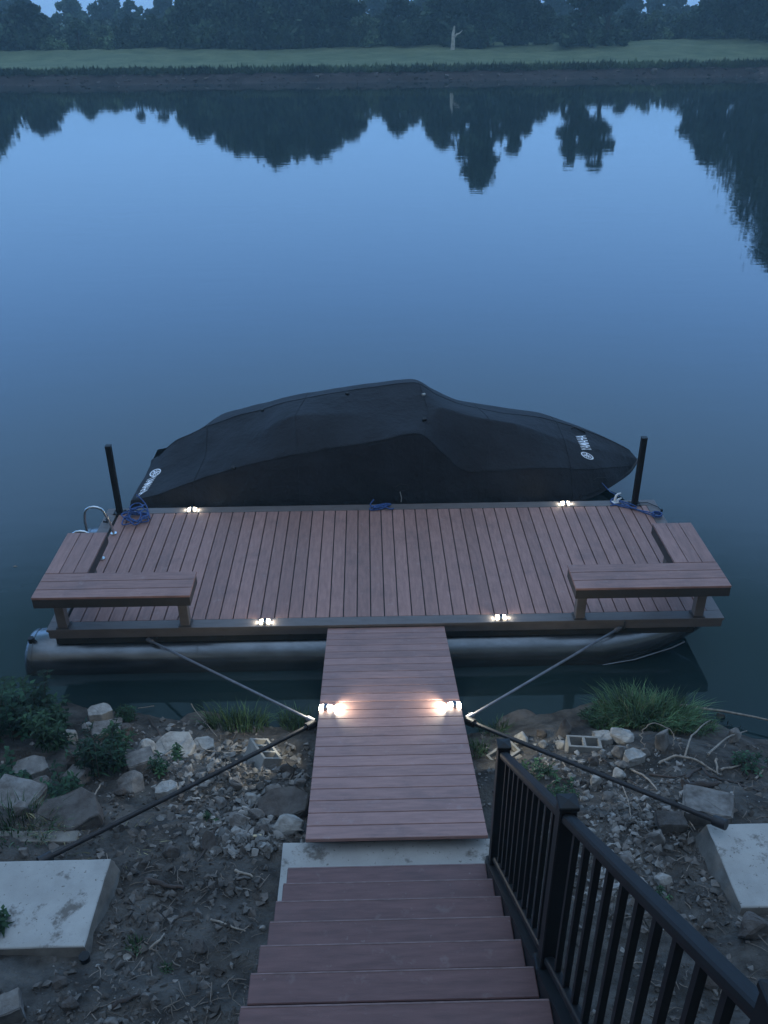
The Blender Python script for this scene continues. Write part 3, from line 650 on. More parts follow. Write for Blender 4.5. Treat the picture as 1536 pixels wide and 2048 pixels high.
for (ya, yb) in ((PY[0], PY[1]), (PY[1], PY[2]), (PY[2], PY[2]-1.2)):
    ya -= .036; yb += .036
    for (h, w, t, nm) in ((.935, .026, .022, 'top_rail'), (.07, .022, .02, 'bottom_rail')):
        mb = PB(); vs = []
        for y in (ya, yb):
            z = nose(y)+h
            for j in range(12):
                a = 2*math.pi*j/12; c_, s_ = math.cos(a), math.sin(a); e_ = 3.2
                vs.append((RX+w*math.copysign(abs(c_)**(2/e_), c_), y, z+t*1.25*math.copysign(abs(s_)**(2/e_), s_)))
        mb.add(vs, [(j, (j+1) % 12, (j+1) % 12+12, j+12) for j in range(12)]+[tuple(range(11, -1, -1)), tuple(range(12, 24))]); mb.put(nm, black_metal, rail, ro)
    n = 10
    for k in range(1, n+1):
        y = ya+(yb-ya)*k/(n+1); mb = PB(); mb.box(RX-.0115, y-.0115, nose(y)+.085, RX+.0115, y+.0115, nose(y)+.91); mb.put('baluster', black_metal, rail, ro)

# ------------------------------------------------------------------ covered boat
# stations: (A hem, yA), (B gunwale, yB), (C crease, yC), (D ridge, yD)
ST = [((252, 1012), 2.72, (262, 1001), 2.80, (284, 962), 3.3, (300, 932), 3.95),
      ((300, 1014), 2.72, (330, 985), 2.84, (345, 945), 3.35, (352, 883), 4.0),
      ((400, 1014), 2.72, (400, 958), 2.88, (425, 905), 3.38, (430, 847), 4.0),
      ((500, 1014), 2.72, (480, 935), 2.9, (505, 872), 3.4, (520, 819), 4.0),
      ((600, 1014), 2.72, (595, 908), 2.9, (590, 832), 3.4, (610, 797), 4.0),
      ((730, 1014), 2.72, (735, 886), 2.9, (720, 829), 3.4, (722, 778), 4.0),
      ((835, 1014), 2.72, (838, 867), 2.9, (846, 822), 3.4, (828, 766), 4.0),
      ((880, 1014), 2.72, (886, 908), 2.9, (885, 815), 3.4, (872, 789), 4.0),
      ((935, 1014), 2.72, (935, 943), 2.9, (946, 834), 3.4, (925, 810), 4.0),
      ((1040, 1014), 2.76, (1040, 938), 2.93, (1032, 848), 3.42, (1010, 827), 4.0),
      ((1120, 1012), 2.85, (1118, 936), 3.02, (1100, 872), 3.48, (1085, 836), 4.0),
      ((1182, 1000), 3.05, (1176, 940), 3.22, (1170, 890), 3.56, (1155, 856), 4.0),
      ((1232, 968), 3.40, (1228, 935), 3.50, (1226, 908), 3.70, (1216, 878), 3.98),
      ((1262, 945), 3.74, (1262, 930), 3.78, (1262, 915), 3.84, (1256, 899), 3.95),
      ((1277, 922), 3.93, (1277, 921), 3.94, (1277, 920), 3.95, (1275, 918), 3.96)]
rows = []
for (a, ya, b_, yb, c, yc, d, yd) in ST:
    A_ = at_y(*a, ya); A_.z = max(A_.z, -.22) if a[0] > 1150 else -.22
    B_ = at_y(*b_, yb); Cc = at_y(*c, yc); Dd = at_y(*d, yd)
    E_ = Vector((Dd.x, 2*3.98-yb, min(B_.z, Dd.z-.35*(Dd.z+.2))-.12*(min(1, (3.96-yb)*1.2)))); F_ = Vector((Dd.x, 2*3.98-ya, min(A_.z, -.15) if a[0] < 1150 else A_.z))
    Cm = Vector((Dd.x, 2*3.98-yc, (Dd.z*.72+E_.z*.28)))
    if a[0] < 310:
        k_ = .12 if a[0] < 280 else .35
        for q_ in (Cm, E_, F_): q_.y = 3.98+(q_.y-3.98)*k_
        E_.z = min(E_.z, -.06); Cm.z = Dd.z*.5
    rows.append([A_, B_, Cc, Dd, Cm, E_, F_])
def cr_(p0, p1, p2, p3, t, k=0.5):
    # cardinal spline, tension k
    m1 = (p2-p0)*k*.8; m2 = (p3-p1)*k*.8; t2 = t*t; t3 = t2*t
    return p1*(2*t3-3*t2+1)+m1*(t3-2*t2+t)+p2*(-2*t3+3*t2)+m2*(t3-t2)
def densify(seq, n, ten=.5):
    out = []
    for i in range(len(seq)-1):
        p0 = seq[max(i-1, 0)]; p3 = seq[min(i+2, len(seq)-1)]
        for k in range(n): out.append(cr_(p0, seq[i], seq[i+1], p3, k/n, ten))
    out.append(seq[-1]); return out
cols = [densify([r_[j] for r_ in rows], 10, .45) for j in range(7)]
P = []
for i in range(len(cols[0])):
    P.append(densify([cols[j][i] for j in range(7)], 9, .12))
for i, row in enumerate(P):
    for j, v in enumerate(row):
        s_ = v.x*1.0; t = j/len(row)
        fold = .026*noise.noise(Vector((v.x*2.2+v.z*3, v.y*2.2, v.z*2.5))) + .020*math.sin((v.x*4.3+v.z*8+2*noise.noise(v*1.5)))*noise.noise(Vector((v.x*1.1, v.z*1.2, 3)))
        ed = min(1, (len(P)-1-i)/12)
        v += Vector((0, -.6, .8))*fold*ed
boat_off = Vector((1.1, 3.98, WATER)); boat = empty('covered_boat', boat_off, 0, 'motor boat under a fitted black tarpaulin moored along the outer side of the dock', 'boat')
nv = len(P[0]); mb = PB(); mb.add([p_ for row in P for p_ in row], [(i*nv+j, (i+1)*nv+j, (i+1)*nv+j+1, i*nv+j+1) for i in range(len(P)-1) for j in range(nv-1)], 0, True)
mb.add(P[0], [tuple(range(nv))], 0)
cov = mb.put('tarpaulin_cover', cover_m, boat, boat_off)
for cols_ in (9, 27, 45):
    mbs = PB(); mbs.tube([P[i][cols_]+Vector((0, -.002, .003)) for i in range(4, len(P)-8)], .0045, 5); mbs.build('seam', cover_m, cov)
for ri in (18, 40, 62, 84, 104):
    mbs = PB(); mbs.tube([P[ri][j]+Vector((0, -.002, .003)) for j in range(1, nv-1)], .004, 5); mbs.build('seam', cover_m, cov)
covbvh = BVHTree.FromPolygons([Vector(v) for v in mb.v], [f for f in mb.f if len(f) == 4])
# hull below the cover
HP = []
for i, r_ in enumerate(rows):
    a, f_ = r_[0], r_[6]; cy = 3.98; hwid = (f_.y-a.y)/2
    row = []
    for q, (ky, zz) in enumerate([(1, None), (.93, -.35), (.6, -.62), (0, -.72), (-.6, -.62), (-.93, -.35), (-1, None)]):
        ztop = max(a.z, -.2)+.03; k = 1-.0*i
        z = ztop if zz is None else min(ztop, zz + max(0, (i-10))*.16)
        xx = a.x - (0 if zz is None else max(0, i-9)*.05)
        row.append(Vector((xx, cy-ky*hwid*.985, z)))
    HP.append(row)
nv2 = 7; mb = PB(); mb.add([p_ for row in HP for p_ in row], [(i*nv2+j, i*nv2+j+1, (i+1)*nv2+j+1, (i+1)*nv2+j) for i in range(len(HP)-1) for j in range(6)], 0, True); mb.add(HP[0], [tuple(range(7))], 0)
mb.put('hull', hull_m, boat, boat_off)
def on_cover(u, v):
    d = ray(u, v).normalized(); h = covbvh.ray_cast(CP, d)
    if h[0] is None:
        q = covbvh.find_nearest(at_y(u, v, 4.0)); return q[0], q[1]
    n = h[1]; n = n if n.dot(d) < 0 else -n
    return h[0], n
# wording decal, laid onto the cloth
def letter_polys():
    fc = bpy.data.curves.new('lt', 'FONT'); fc.body = 'YAMAHA'; fc.size = 1.0; fc.offset = 0.012; fc.space_character = 0.98
    fo = bpy.data.objects.new('lt', fc); C.objects.link(fo); dg = bpy.context.evaluated_depsgraph_get(); me = bpy.data.meshes.new_from_object(fo.evaluated_get(dg))
    bm = bmesh.new(); bm.from_mesh(me); bpy.data.objects.remove(fo)
    bmesh.ops.triangulate(bm, faces=bm.faces[:]); bmesh.ops.subdivide_edges(bm, edges=bm.edges[:], cuts=1)
    x0 = min(v.co.x for v in bm.verts); x1 = max(v.co.x for v in bm.verts); y1 = max(v.co.y for v in bm.verts)
    bm.verts.index_update()
    V = [((v.co.x-x0)/(x1-x0), v.co.y/y1) for v in bm.verts]; Fs = [tuple(v.index for v in f.verts) for f in bm.faces]; bm.free(); return V, Fs
LV, LF = letter_polys()
def decal(p0, p1, h0, h1, badge_c, ba, bb):
    # p0->p1 baseline pixels, h0/h1 letter height vectors; badge: centre, axis vectors
    vs = []
    for (s_, t) in LV:
        bx = p0[0]+(p1[0]-p0[0])*s_; by = p0[1]+(p1[1]-p0[1])*s_; hx = h0[0]+(h1[0]-h0[0])*s_; hy = h0[1]+(h1[1]-h0[1])*s_
        p_, n_ = on_cover(bx+hx*t, by+hy*t); vs.append(p_+n_*.006)
    mb = PB(); mb.add(vs, LF); mb.build('lettering', logo_m, cov)
    mb = PB()
    def pt(a, r_): p_, n_ = on_cover(badge_c[0]+ba[0]*math.cos(a)*r_+bb[0]*math.sin(a)*r_, badge_c[1]+ba[1]*math.cos(a)*r_+bb[1]*math.sin(a)*r_); return p_+n_*.006
    n = 32
    for k in range(n):
        a, c = 2*math.pi*k/n, 2*math.pi*(k+1)/n; mb.add([pt(a, 1), pt(c, 1), pt(c, .80), pt(a, .80)], [(0, 1, 2, 3)])
    for k in range(3):   # three crossed tuning forks
        a = math.pi/2+k*2*math.pi/3
        mb.add([pt(a, .78), pt(a-.18, .70), pt(a-.9, .10), pt(a+.9, .10), pt(a+.18, .70)], [(0, 1, 2, 3, 4)])
        for sg in (-1, 1):
            c = a+math.pi; mb.add([pt(c+sg*.20, .12), pt(c+sg*.17, .70), pt(c+sg*.34, .70), pt(c+sg*.9, .16)], [(0, 1, 2, 3)])
    mb.build('emblem', logo_m, cov)
decal((1183, 902), (1170, 872), (-20, -2), (-20, -1), (1174, 912), (12.5, 4), (-2, -6.5))
decal((296, 958), (274, 995), (20, -9), (20, -12), (311, 946), (10.5, -6.5), (-4.5, -4.5))
bead = mat('strap_webbing', (0.012, 0.012, 0.014), 0.6)
def clip(u, v, s, mt, nm='buckle', lift=.01):
    p_, n_ = on_cover(u, v); mb = PB(); q = n_.to_track_quat('Z', 'Y').to_matrix().to_4x4(); mb.box(-s, -s*.7, 0, s, s*.7, s*1.2, s*.25, M=Matrix.Translation(p_) @ q); mb.put(nm, mt, boat, boat_off)
for (u, v, s) in ((525, 822, .025), (695, 789, .028), (468, 937, .03), (848, 841, .03)): clip(u, v, s, bead)
clip(847, 791, .026, lampgrey)
mb = PB(); a = on_cover(1143, 857)[0]; c = on_cover(1170, 866)[0]; mb.tube([a+Vector((0, 0, .0)), a+Vector((.03, 0, .025)), c+Vector((-.02, 0, .025)), c], .014, 6); mb.put('bow_handle', bead, boat, boat_off)
for (pts) in ([(790, 975), (800, 968), (815, 970), (818, 978), (805, 982), (792, 980)], [(1186, 960), (1196, 955), (1210, 956), (1216, 962)]):
    mb = PB(); mb.tube([on_cover(*q)[0]+Vector((0, -.006, .006)) for q in pts], .005, 5); mb.put('strap_loop', bead, boat, boat_off)
mb = PB(); mb.tube([on_cover(800, 983)[0]+Vector((0, -.006, 0)), on_cover(803, 995)[0]+Vector((0, -.012, 0)), on_cover(802, 1003)[0]+Vector((0, -.015, 0))], .006, 5); mb.put('tie_strap', lampgrey, boat, boat_off)

# ------------------------------------------------------------------ ropes and cleat
def rope(name, pts, lb, r=.0085):
    out = densify([Vector(p) for p in pts], 5, .6); c = sum(out, Vector())/len(out); mb = PB(); mb.tube(out, r, 7)
    o = mb.put(name, rope_m, None, c); o.location = (0, 0, 0)
    o.data.transform(Matrix.Translation(-c)); o.location = c
    return tag(o, lb, 'rope', 'blue dock lines')
rr = random.Random(3)
cx, cy = -2.20, 2.31; pts = [(-2.28, 2.70, .12), (-2.2, 2.62, .10), (-2.12, 2.52, .05)]
for k in range(52):
    a = k*.62; q = .11+.035*math.sin(k*1.7)+(.05 if k % 9 == 0 else 0); pts.append((cx+q*1.05*math.cos(a)+.03*math.sin(k*.21), cy+q*1.1*math.sin(a)-.04+.05*math.sin(k*.13), .012+.0016*k*(.5+.5*math.sin(k*.9)**2)))
for k in range(18):
    a = k*.8; pts.append((cx-.02+.08*math.cos(a), cy+.13+.07*math.sin(a*1.3), .05+.004*k))
pts += [(-2.33, 2.46, .03), (-2.42, 2.40, .012)]
rope('rope_coil', pts, 'blue rope coiled beside the post at the ladder end of the dock')
pts = [(.78, 2.60, .05), (.74, 2.50, .02)]
for k in range(22):
    a = k*.95; pts.append((.86+(.06+.05*math.sin(k*.37)**2)*math.cos(a)*1.3, 2.46+.07*math.sin(a*1.15), .012+.0022*k*(.6+.4*math.sin(k*1.3))))
pts += [(.99, 2.40, .02), (1.03, 2.43, .012)]
rope('rope_coil', pts, 'small tangle of blue rope at the middle of the outer dock rim')
pts = [(3.88, 2.55, .045), (3.82, 2.50, .03), (3.86, 2.44, .012), (3.95, 2.38, .012), (4.05, 2.33, .012), (4.12, 2.36, .014), (4.02, 2.44, .03), (3.93, 2.50, .03), (3.98, 2.42, .03), (4.1, 2.3, .012), (4.2, 2.2, .012), (4.28, 2.14, .012)]
for k in range(16):
    a = k*1.1; pts.append((4.31+.06*math.cos(a), 2.12+.05*math.sin(a), .014+.003*k))
pts += [(4.22, 2.2, .03), (4.12, 2.27, .02), (4.0, 2.36, .03), (3.90, 2.44, .012), (3.80, 2.41, .010)]
rope('rope_coil', pts, 'blue rope running from the white cleat to the bench end')
e = empty('dock_cleat', (3.90, 2.51, .002), 0.3, 'white hooked cleat on the dock rim below the covered bow', 'cleat')
mb = MB(); mb.box(-.06, -.035, 0, .06, .035, .016, .005); mb.build('base', white_pl, e)
mb = MB(); mb.tube([(-.02, 0, .014), (-.02, 0, .06), (-.015, 0, .10), (.01, 0, .12), (.05, 0, .125)], [.022, .018, .015, .013, .009], 10); mb.tube([(.02, 0, .014), (.03, 0, .04), (.07, 0, .05)], [.02, .016, .008], 10); mb.build('hook', white_pl, e)
mb = PB(); a = Vector((3.93, 2.52, .08)); q = on_cover(1204, 966)[0]; mb.tube([a, (a+q)/2+Vector((0, 0, -.03)), q], .006, 6); o = mb.build('bow_line', rope_m); c = (a+q)/2; o.data.transform(Matrix.Translation(-c)); o.location = c; tag(o, 'thin line from the white cleat up to the covered bow', 'rope')
mb = MB(); mb.tube([(0, 0, .01), (.12, .0, .012), (.22, -.12, .012), (.24, -.22, .014)], .005, 6); mb.tube([(.24, -.22, .0), (.24, -.22, .035)], .014, 8); o = mb.build('wire_hook', black_metal); o.location = (4.17, 2.47, .003); tag(o, 'thin bent black wire beside the post near the bow', 'wire')
mb = MB(); mb.tube([(0, 0, .01), (-.01, -.05, .04), (.01, -.1, .02), (-.02, -.14, .05)], .012, 6); o = mb.build('line_clip', black_metal); o.location = (-2.55, 2.28, .003); tag(o, 'small black clip on the dock rim between the post and the ladder', 'clip')

# ------------------------------------------------------------------ rocks
def place_rock(u, v, w, h, mt, lb, seed, shape='rock', dep=.8, rz=None, sink=.25, name='rock'):
    p, k = G(u, v+h*0.35); rr = random.Random(seed); W_ = w*k*1.05; H_ = max(h*k*1.15, .03); bm = bmesh.new()
    if shape == 'slab':
        t = [(-.5, -.42), (.1, -.5), (.5, -.3), (.46, .2), (.2, .5), (-.3, .44), (-.5, .1)]
        t = [(a+rr.uniform(-.06, .06), b_+rr.uniform(-.06, .06)) for a, b_ in t]; th = H_*.5
        A1 = [bm.verts.new((a*W_, b_*W_*dep, th)) for a, b_ in t]; A0 = [bm.verts.new((a*W_*1.04, b_*W_*dep*1.05, -th)) for a, b_ in t]
        bm.faces.new(A1); n = len(t)
        for i in range(n): bm.faces.new((A0[i], A0[(i+1) % n], A1[(i+1) % n], A1[i]))
        bmesh.ops.bevel(bm, geom=bm.edges[:], offset=W_*.02, segments=1, affect='EDGES')
    elif shape == 'block':
        r_ = bmesh.ops.create_cube(bm, size=1)
        for v_ in bm.verts: v_.co = Vector((v_.co.x*W_, v_.co.y*W_*dep, v_.co.z*H_)) + Vector((rr.uniform(-.06, .06), rr.uniform(-.06, .06), rr.uniform(-.05, .05)))*W_
        bmesh.ops.bevel(bm, geom=bm.edges[:], offset=W_*.035, segments=2, affect='EDGES')
    else:
        hull_rock(bm, rr, (0, 0, 0), (W_, W_*dep, H_*1.25), 0, .2, n=16)
        bmesh.ops.remove_doubles(bm, verts=bm.verts[:], dist=W_*.08)
        bmesh.ops.bevel(bm, geom=bm.edges[:], offset=W_*.035, segments=1, affect='EDGES')
    bmesh.ops.triangulate(bm, faces=bm.faces[:]); bmesh.ops.subdivide_edges(bm, edges=bm.edges[:], cuts=2)
    for v_ in bm.verts: v_.co += Vector((noise.noise(v_.co*14/max(W_, .1)*.3+Vector((seed, 0, 0))), noise.noise(v_.co*4/max(W_, .1)+Vector((0, seed, 0))), noise.noise(v_.co*5/max(W_, .1)+Vector((0, 0, seed)))))*W_*.045
    o = bm_obj(bm, name, mt); o.location = (p.x, p.y, p.z + H_*(.5-sink)); o.rotation_euler = (rr.uniform(-.12, .12), rr.uniform(-.12, .12), rr.uniform(-.5, .5) if rz is None else rz)
    tag(o, lb, 'rock' if name == 'rock' else 'concrete lump', 'loose stones on the near bank'); return o
A_, B__, C__ = rockA, rockB, rockC
RK = [
 (204, 1427, 42, 32, A_, 'pale slanted rock at the water line, topmost of the left heap', 'slab'), (215, 1461, 54, 28, B__, 'grey oblong block just below the topmost pale slanted rock', 'block'),
 (140, 1470, 44, 34, A_, 'white cracked rock at the right edge of the leafy bush', 'rock'), (252, 1463, 42, 34, C__, 'brown rock right of the grey oblong block by the water', 'rock'),
 (290, 1494, 56, 34, A_, 'pale two faced rock left of the long pale slab', 'rock'), (352, 1495, 80, 26, A_, 'long pale slab lying along the water line', 'slab'),
 (406, 1491, 48, 22, A_, 'flat pale stone touching the right end of the long pale slab', 'slab'), (283, 1521, 50, 30, B__, 'grey block below the pale two faced rock', 'block'),
 (311, 1526, 30, 22, A_, 'small pale stone beside the grey block, among the weeds', 'rock'), (266, 1563, 74, 32, B__, 'wide low grey stone right of the tall weeds', 'rock'),
 (337, 1580, 40, 28, A_, 'flat pale stone touching the left pole', 'slab'), (66, 1541, 62, 38, B__, 'tilted grey slab below the leafy bush', 'slab'),
 (88, 1564, 46, 36, B__, 'angular grey rock against the tilted slab', 'rock'), (146, 1516, 38, 50, C__, 'dark upright rock between the bush and the tall weeds', 'rock'),
 (158, 1552, 44, 30, B__, 'grey rock at the left foot of the tall weeds', 'block'), (34, 1590, 92, 32, B__, 'long grey slab reaching the left picture edge', 'block'),
 (45, 1616, 42, 38, B__, 'pointed grey rock leaning on the long slab', 'rock'), (188, 1598, 22, 20, A_, 'small round white stone below the tall weeds', 'rock'),
 (140, 1626, 116, 26, C__, 'half buried brown slab left of the pole', 'slab'), (50, 1702, 28, 26, B__, 'small grey stone behind the left concrete pad', 'rock'),
 (473, 1563, 38, 28, B__, 'rounded grey stone below the upright hollow block', 'rock'), (423, 1530, 26, 20, A_, 'small stone with a pale top left of the hollow block', 'rock'),
 (552, 1580, 54, 40, B__, 'large grey rock between hollow block and gangway', 'rock'), (570, 1608, 92, 26, C__, 'long brown flat stone against the gangway', 'slab'),
 (512, 1622, 48, 36, B__, 'angular grey rock left of the long brown stone', 'rock'), (572, 1644, 84, 40, A_, 'biggest pale rock, at the gangway foot above the slab', 'rock'),
 (475, 1640, 50, 38, B__, 'grey rock left of the biggest pale rock', 'rock'), (417, 1677, 42, 46, C__, 'brown rock with the loose stick leaning on it', 'rock'),
 (545, 1515, 36, 26, B__, 'grey stone behind the hollow block near the gangway', 'rock'), (575, 1540, 40, 30, C__, 'brown stone under the upper end of the left pole', 'rock'),
 (20, 2012, 56, 60, B__, 'grey boulder in the lower left corner', 'block'), (292, 1990, 32, 26, B__, 'round grey stone on the soil low at left', 'rock'), (142, 2004, 40, 34, C__, 'brown stone near the lower left boulder', 'rock'),
 (224, 2042, 38, 22, B__, 'grey stone at the bottom edge left of the stairs', 'rock'), (525, 1854, 17, 15, A_, 'tiny pale stone against the side of the stairs', 'rock'), (255, 1913, 24, 12, A_, 'tiny white chip beside the grass tuft below the left pad', 'rock'),
 (1126, 1452, 38, 50, C__, 'brown mottled lump at the water line left of the grass clump', 'rock'), (1041, 1476, 36, 32, A_, 'pale rock at the water line right of the gangway', 'rock'),
 (1121, 1487, 30, 24, A_, 'white stone touching the flat hollow block', 'rock'), (1086, 1487, 24, 18, A_, 'small white stone between pale rock and hollow block', 'rock'),
 (1204, 1477, 32, 30, A_, 'white cube shaped stone right of the flat hollow block', 'block'), (1246, 1467, 62, 36, A_, 'large pale rock at the front foot of the grass clump', 'rock'),
 (1322, 1478, 52, 50, B__, 'round grey rock ringed by a bare vine', 'rock'), (1240, 1500, 40, 32, B__, 'grey rock below the large pale rock', 'rock'),
 (1266, 1512, 38, 18, A_, 'flat pale stone below the grey rock, right bank', 'slab'), (1240, 1544, 44, 26, A_, 'bright white wedge stone above the right pole', 'rock'),
 (1246, 1527, 32, 16, B__, 'grey stone just above the bright white wedge', 'rock'), (1194, 1560, 36, 28, A_, 'white crumbly stone under the right pole', 'rock'),
 (1146, 1566, 18, 12, A_, 'small white chip among the weeds right of the railing', 'rock'), (1168, 1595, 22, 15, A_, 'small pale stone above the rubble right of the railing', 'rock'),
 (1410, 1618, 92, 48, B__, 'square grey concrete block behind the right pole', 'block'), (1340, 1644, 50, 28, C__, 'brown block below the right pole', 'block'),
 (1306, 1674, 46, 44, B__, 'smooth grey rock left of the right concrete pad', 'rock'), (1275, 1680, 26, 20, B__, 'small grey stone left of the smooth grey rock', 'rock'),
 (1467, 1468, 38, 30, B__, 'grey rock under the long pole at the right water line', 'rock'), (1405, 1565, 32, 18, B__, 'grey stone among the driftwood', 'rock'),
 (1326, 1756, 46, 26, A_, 'pale stone between railing and right pad', 'rock'), (1502, 1852, 92, 52, C__, 'brown boulder below the right concrete pad', 'rock'),
 (1185, 1520, 30, 20, C__, 'brown stone below the flat hollow block', 'rock'), (1440, 1430, 22, 18, C__, 'dark stump of stone in the shallows at right', 'rock'),
 (178, 1452, 30, 20, A_, 'small pale rock between the cracked white rock and the topmost slanted one', 'rock'), (318, 1480, 38, 18, B__, 'low grey stone wedged behind the long pale slab', 'rock'),
 (372, 1540, 28, 18, B__, 'small grey stone below the long pale slab', 'rock'), (395, 1514, 26, 16, A_, 'pale stone under the crooked twig', 'rock'), (450, 1546, 30, 20, B__, 'grey stone just behind the left pole', 'rock'),
 (240, 1582, 32, 20, C__, 'brown stone below the wide low grey stone', 'rock'), (500, 1596, 36, 24, A_, 'pale stone in the rubble above the angular grey rock', 'rock'), (440, 1604, 34, 24, B__, 'grey stone in the middle of the left rubble', 'rock'),
 (530, 1656, 36, 20, C__, 'brown stone above the yellow wooden offcut', 'rock'), (600, 1562, 30, 24, B__, 'grey stone tight against the gangway side', 'rock'), (1082, 1464, 28, 20, C__, 'dark stone right of the pale water line rock', 'rock'),
 (1290, 1502, 28, 18, B__, 'small grey stone left of the vine ringed rock', 'rock'), (1214, 1592, 32, 20, B__, 'grey stone in the upper rubble right of the railing', 'rock'), (1180, 1662, 34, 24, A_, 'pale stone amid the rubble beside the lower rail', 'rock'),
 (1252, 1717, 36, 24, B__, 'grey stone in the lower rubble right of the railing', 'rock'), (345, 1700, 46, 30, C__, 'brown stone on the soil left of the leaning stick', 'rock'), (120, 1960, 40, 26, C__, 'brown stone on the soil below the left pad', 'rock'),
 (400, 1890, 44, 26, C__, 'low brown stone on the soil between tufts and stairs', 'rock'), (1420, 1960, 44, 30, C__, 'brown stone at lower right seen beyond the balusters', 'rock')]
for i, (u, v, w, h, mt, lb, sh) in enumerate(RK): place_rock(u, v, w, h, mt, lb, 300+i, sh)
# submerged flat rocks at the water line
for (u, v, w, lb) in ((400, 1448, 90, 'dark flat rock awash left of the wispy grass'), (1045, 1448, 100, 'dark flat slab awash right of the gangway')):
    p = at_z(u, v, WATER); o = place_rock(u, v, w, 12, C__, lb, 900+u, 'slab'); o.location = (p.x, p.y, WATER-.018); o.rotation_euler = (.05, .02, .2)
# hollow blocks
def hollow(name, u, v, rot, lb, s=1.0, holes=3, up_=.0):
    p, k = G(u, v); L_, Wd, Hh = .36*s, .19*s, .19*s; bm = bmesh.new(); t = .028*s
    mb = MB(); n = holes; cw = (L_-(n+1)*t)/n
    mb.box(-L_/2, -Wd/2, -Hh/2, L_/2, -Wd/2+t, Hh/2, .003); mb.box(-L_/2, Wd/2-t, -Hh/2, L_/2, Wd/2, Hh/2, .003)
    for q in range(n+1):
        x = -L_/2+q*(cw+t); mb.box(x+.001*(q == 0), -Wd/2+t-.002, -Hh/2+.001, x+t-.001*(q == n), Wd/2-t+.002, Hh/2-.002)
    mb.box(-L_/2+.005, -Wd/2+.01, -Hh/2+.004, L_/2-.005, Wd/2-.01, -Hh/2+.02)
    o = mb.build(name, conc2); o.location = (p.x, p.y, p.z+up_); o.rotation_euler = rot; tag(o, lb, 'block', 'hollow concrete blocks'); return o
hollow('hollow_block', 528, 1530, (R(-25), R(-8), R(-62)), 'hollow concrete block standing tilted left of the gangway', .95, 3, .09)
hollow('hollow_block', 1166, 1500, (R(-4), R(2), R(-4)), 'hollow concrete block lying flat with two holes up, right bank', .80, 2, .02)
hollow('hollow_block', 1006, 1512, (R(8), R(-6), R(35)), 'broken pale hollow block beside the lowest railing post', .8, 2, -.02)
# rubble, clods, twigs (uncountable)
def in_clear(x, y):
    if .02 < x < 1.75 and y < -3.2: return False
    if -2.1 < x < -.95 and -4.12 < y < -3.4: return False
    if 2.93 < x < 4.2 and -3.96 < y < -3.2: return False
    return True
bm = bmesh.new(); rr = random.Random(21)
def scatter(bm, n, u0, v0, u1, v1, smin, smax, pw=2.2):
    k = 0
    while k < n:
        u, v = rr.gauss((u0+u1)/2, (u1-u0)/3.6), rr.uniform(v0, v1); p, q = G(u, v)
        k += 1
        if not in_clear(p.x, p.y) or p.z < WATER+.002: continue
        s_ = smin+(smax-smin)*rr.random()**pw; hull_rock(bm, rr, (p.x, p.y, p.z+s_*.12), (s_*rr.uniform(1, 1.5), s_, s_*.75), rr.uniform(0, 3), .5, n=9)
scatter(bm, 1300, 360, 1490, 640, 1710, .012, .10); scatter(bm, 420, 160, 1440, 640, 1540, .012, .09); scatter(bm, 380, 960, 1470, 1300, 1560, .012, .08); scatter(bm, 260, 190, 1480, 460, 1600, .01, .06); scatter(bm, 1000, 1100, 1560, 1360, 1800, .012, .08); scatter(bm, 200, 1180, 1480, 1500, 1640, .01, .05)
scatter(bm, 110, -20, 1880, 480, 2070, .01, .06); scatter(bm, 100, 1150, 1700, 1560, 2080, .01, .06); scatter(bm, 150, 930, 1480, 1100, 1620, .01, .06); scatter(bm, 140, 30, 1560, 300, 1680, .01, .05)
tag(bm_obj(bm, 'rubble', rubble_m), kind='stuff')
bm = bmesh.new(); scatter(bm, 1000, 120, 1540, 640, 1860, .012, .085, 2); scatter(bm, 350, 120, 1850, 560, 2080, .012, .08, 2.4); scatter(bm, 1000, 1080, 1540, 1600, 1860, .012, .085, 2); scatter(bm, 200, 1150, 1850, 1600, 2080, .012, .08, 2.4); scatter(bm, 300, 0, 1600, 300, 2080, .012, .06, 1.8)
tag(bm_obj(bm, 'soil_clod_debris', clod_m), kind='stuff')
mb = MB()
for (n, u0, v0, u1, v1) in ((520, 1080, 1490, 1560, 1760), (320, 180, 1700, 560, 2080), (150, 380, 1440, 620, 1720), (120, 1200, 1700, 1560, 2080)):
    for _ in range(n):
        u, v = rr.uniform(u0, u1), rr.uniform(v0, v1); p, q = G(u, v)
        if not in_clear(p.x, p.y) or p.z < WATER+.002: continue
        a = rr.uniform(0, 6.28); l = rr.uniform(.015, .085)*rr.random()**.5; d = Vector((math.cos(a)*l, math.sin(a)*l, rr.uniform(-.01, .02)))
        r_ = rr.uniform(.0012, .0038); p = p+Vector((0, 0, .008)); mb.tube([p-d, p+Vector((rr.uniform(-.01, .01), rr.uniform(-.01, .01), .006)), p+d], [r_, r_*1.1, r_*.6], 4, cap=False)
tag(mb.build('twig_litter', twig_m), kind='stuff')
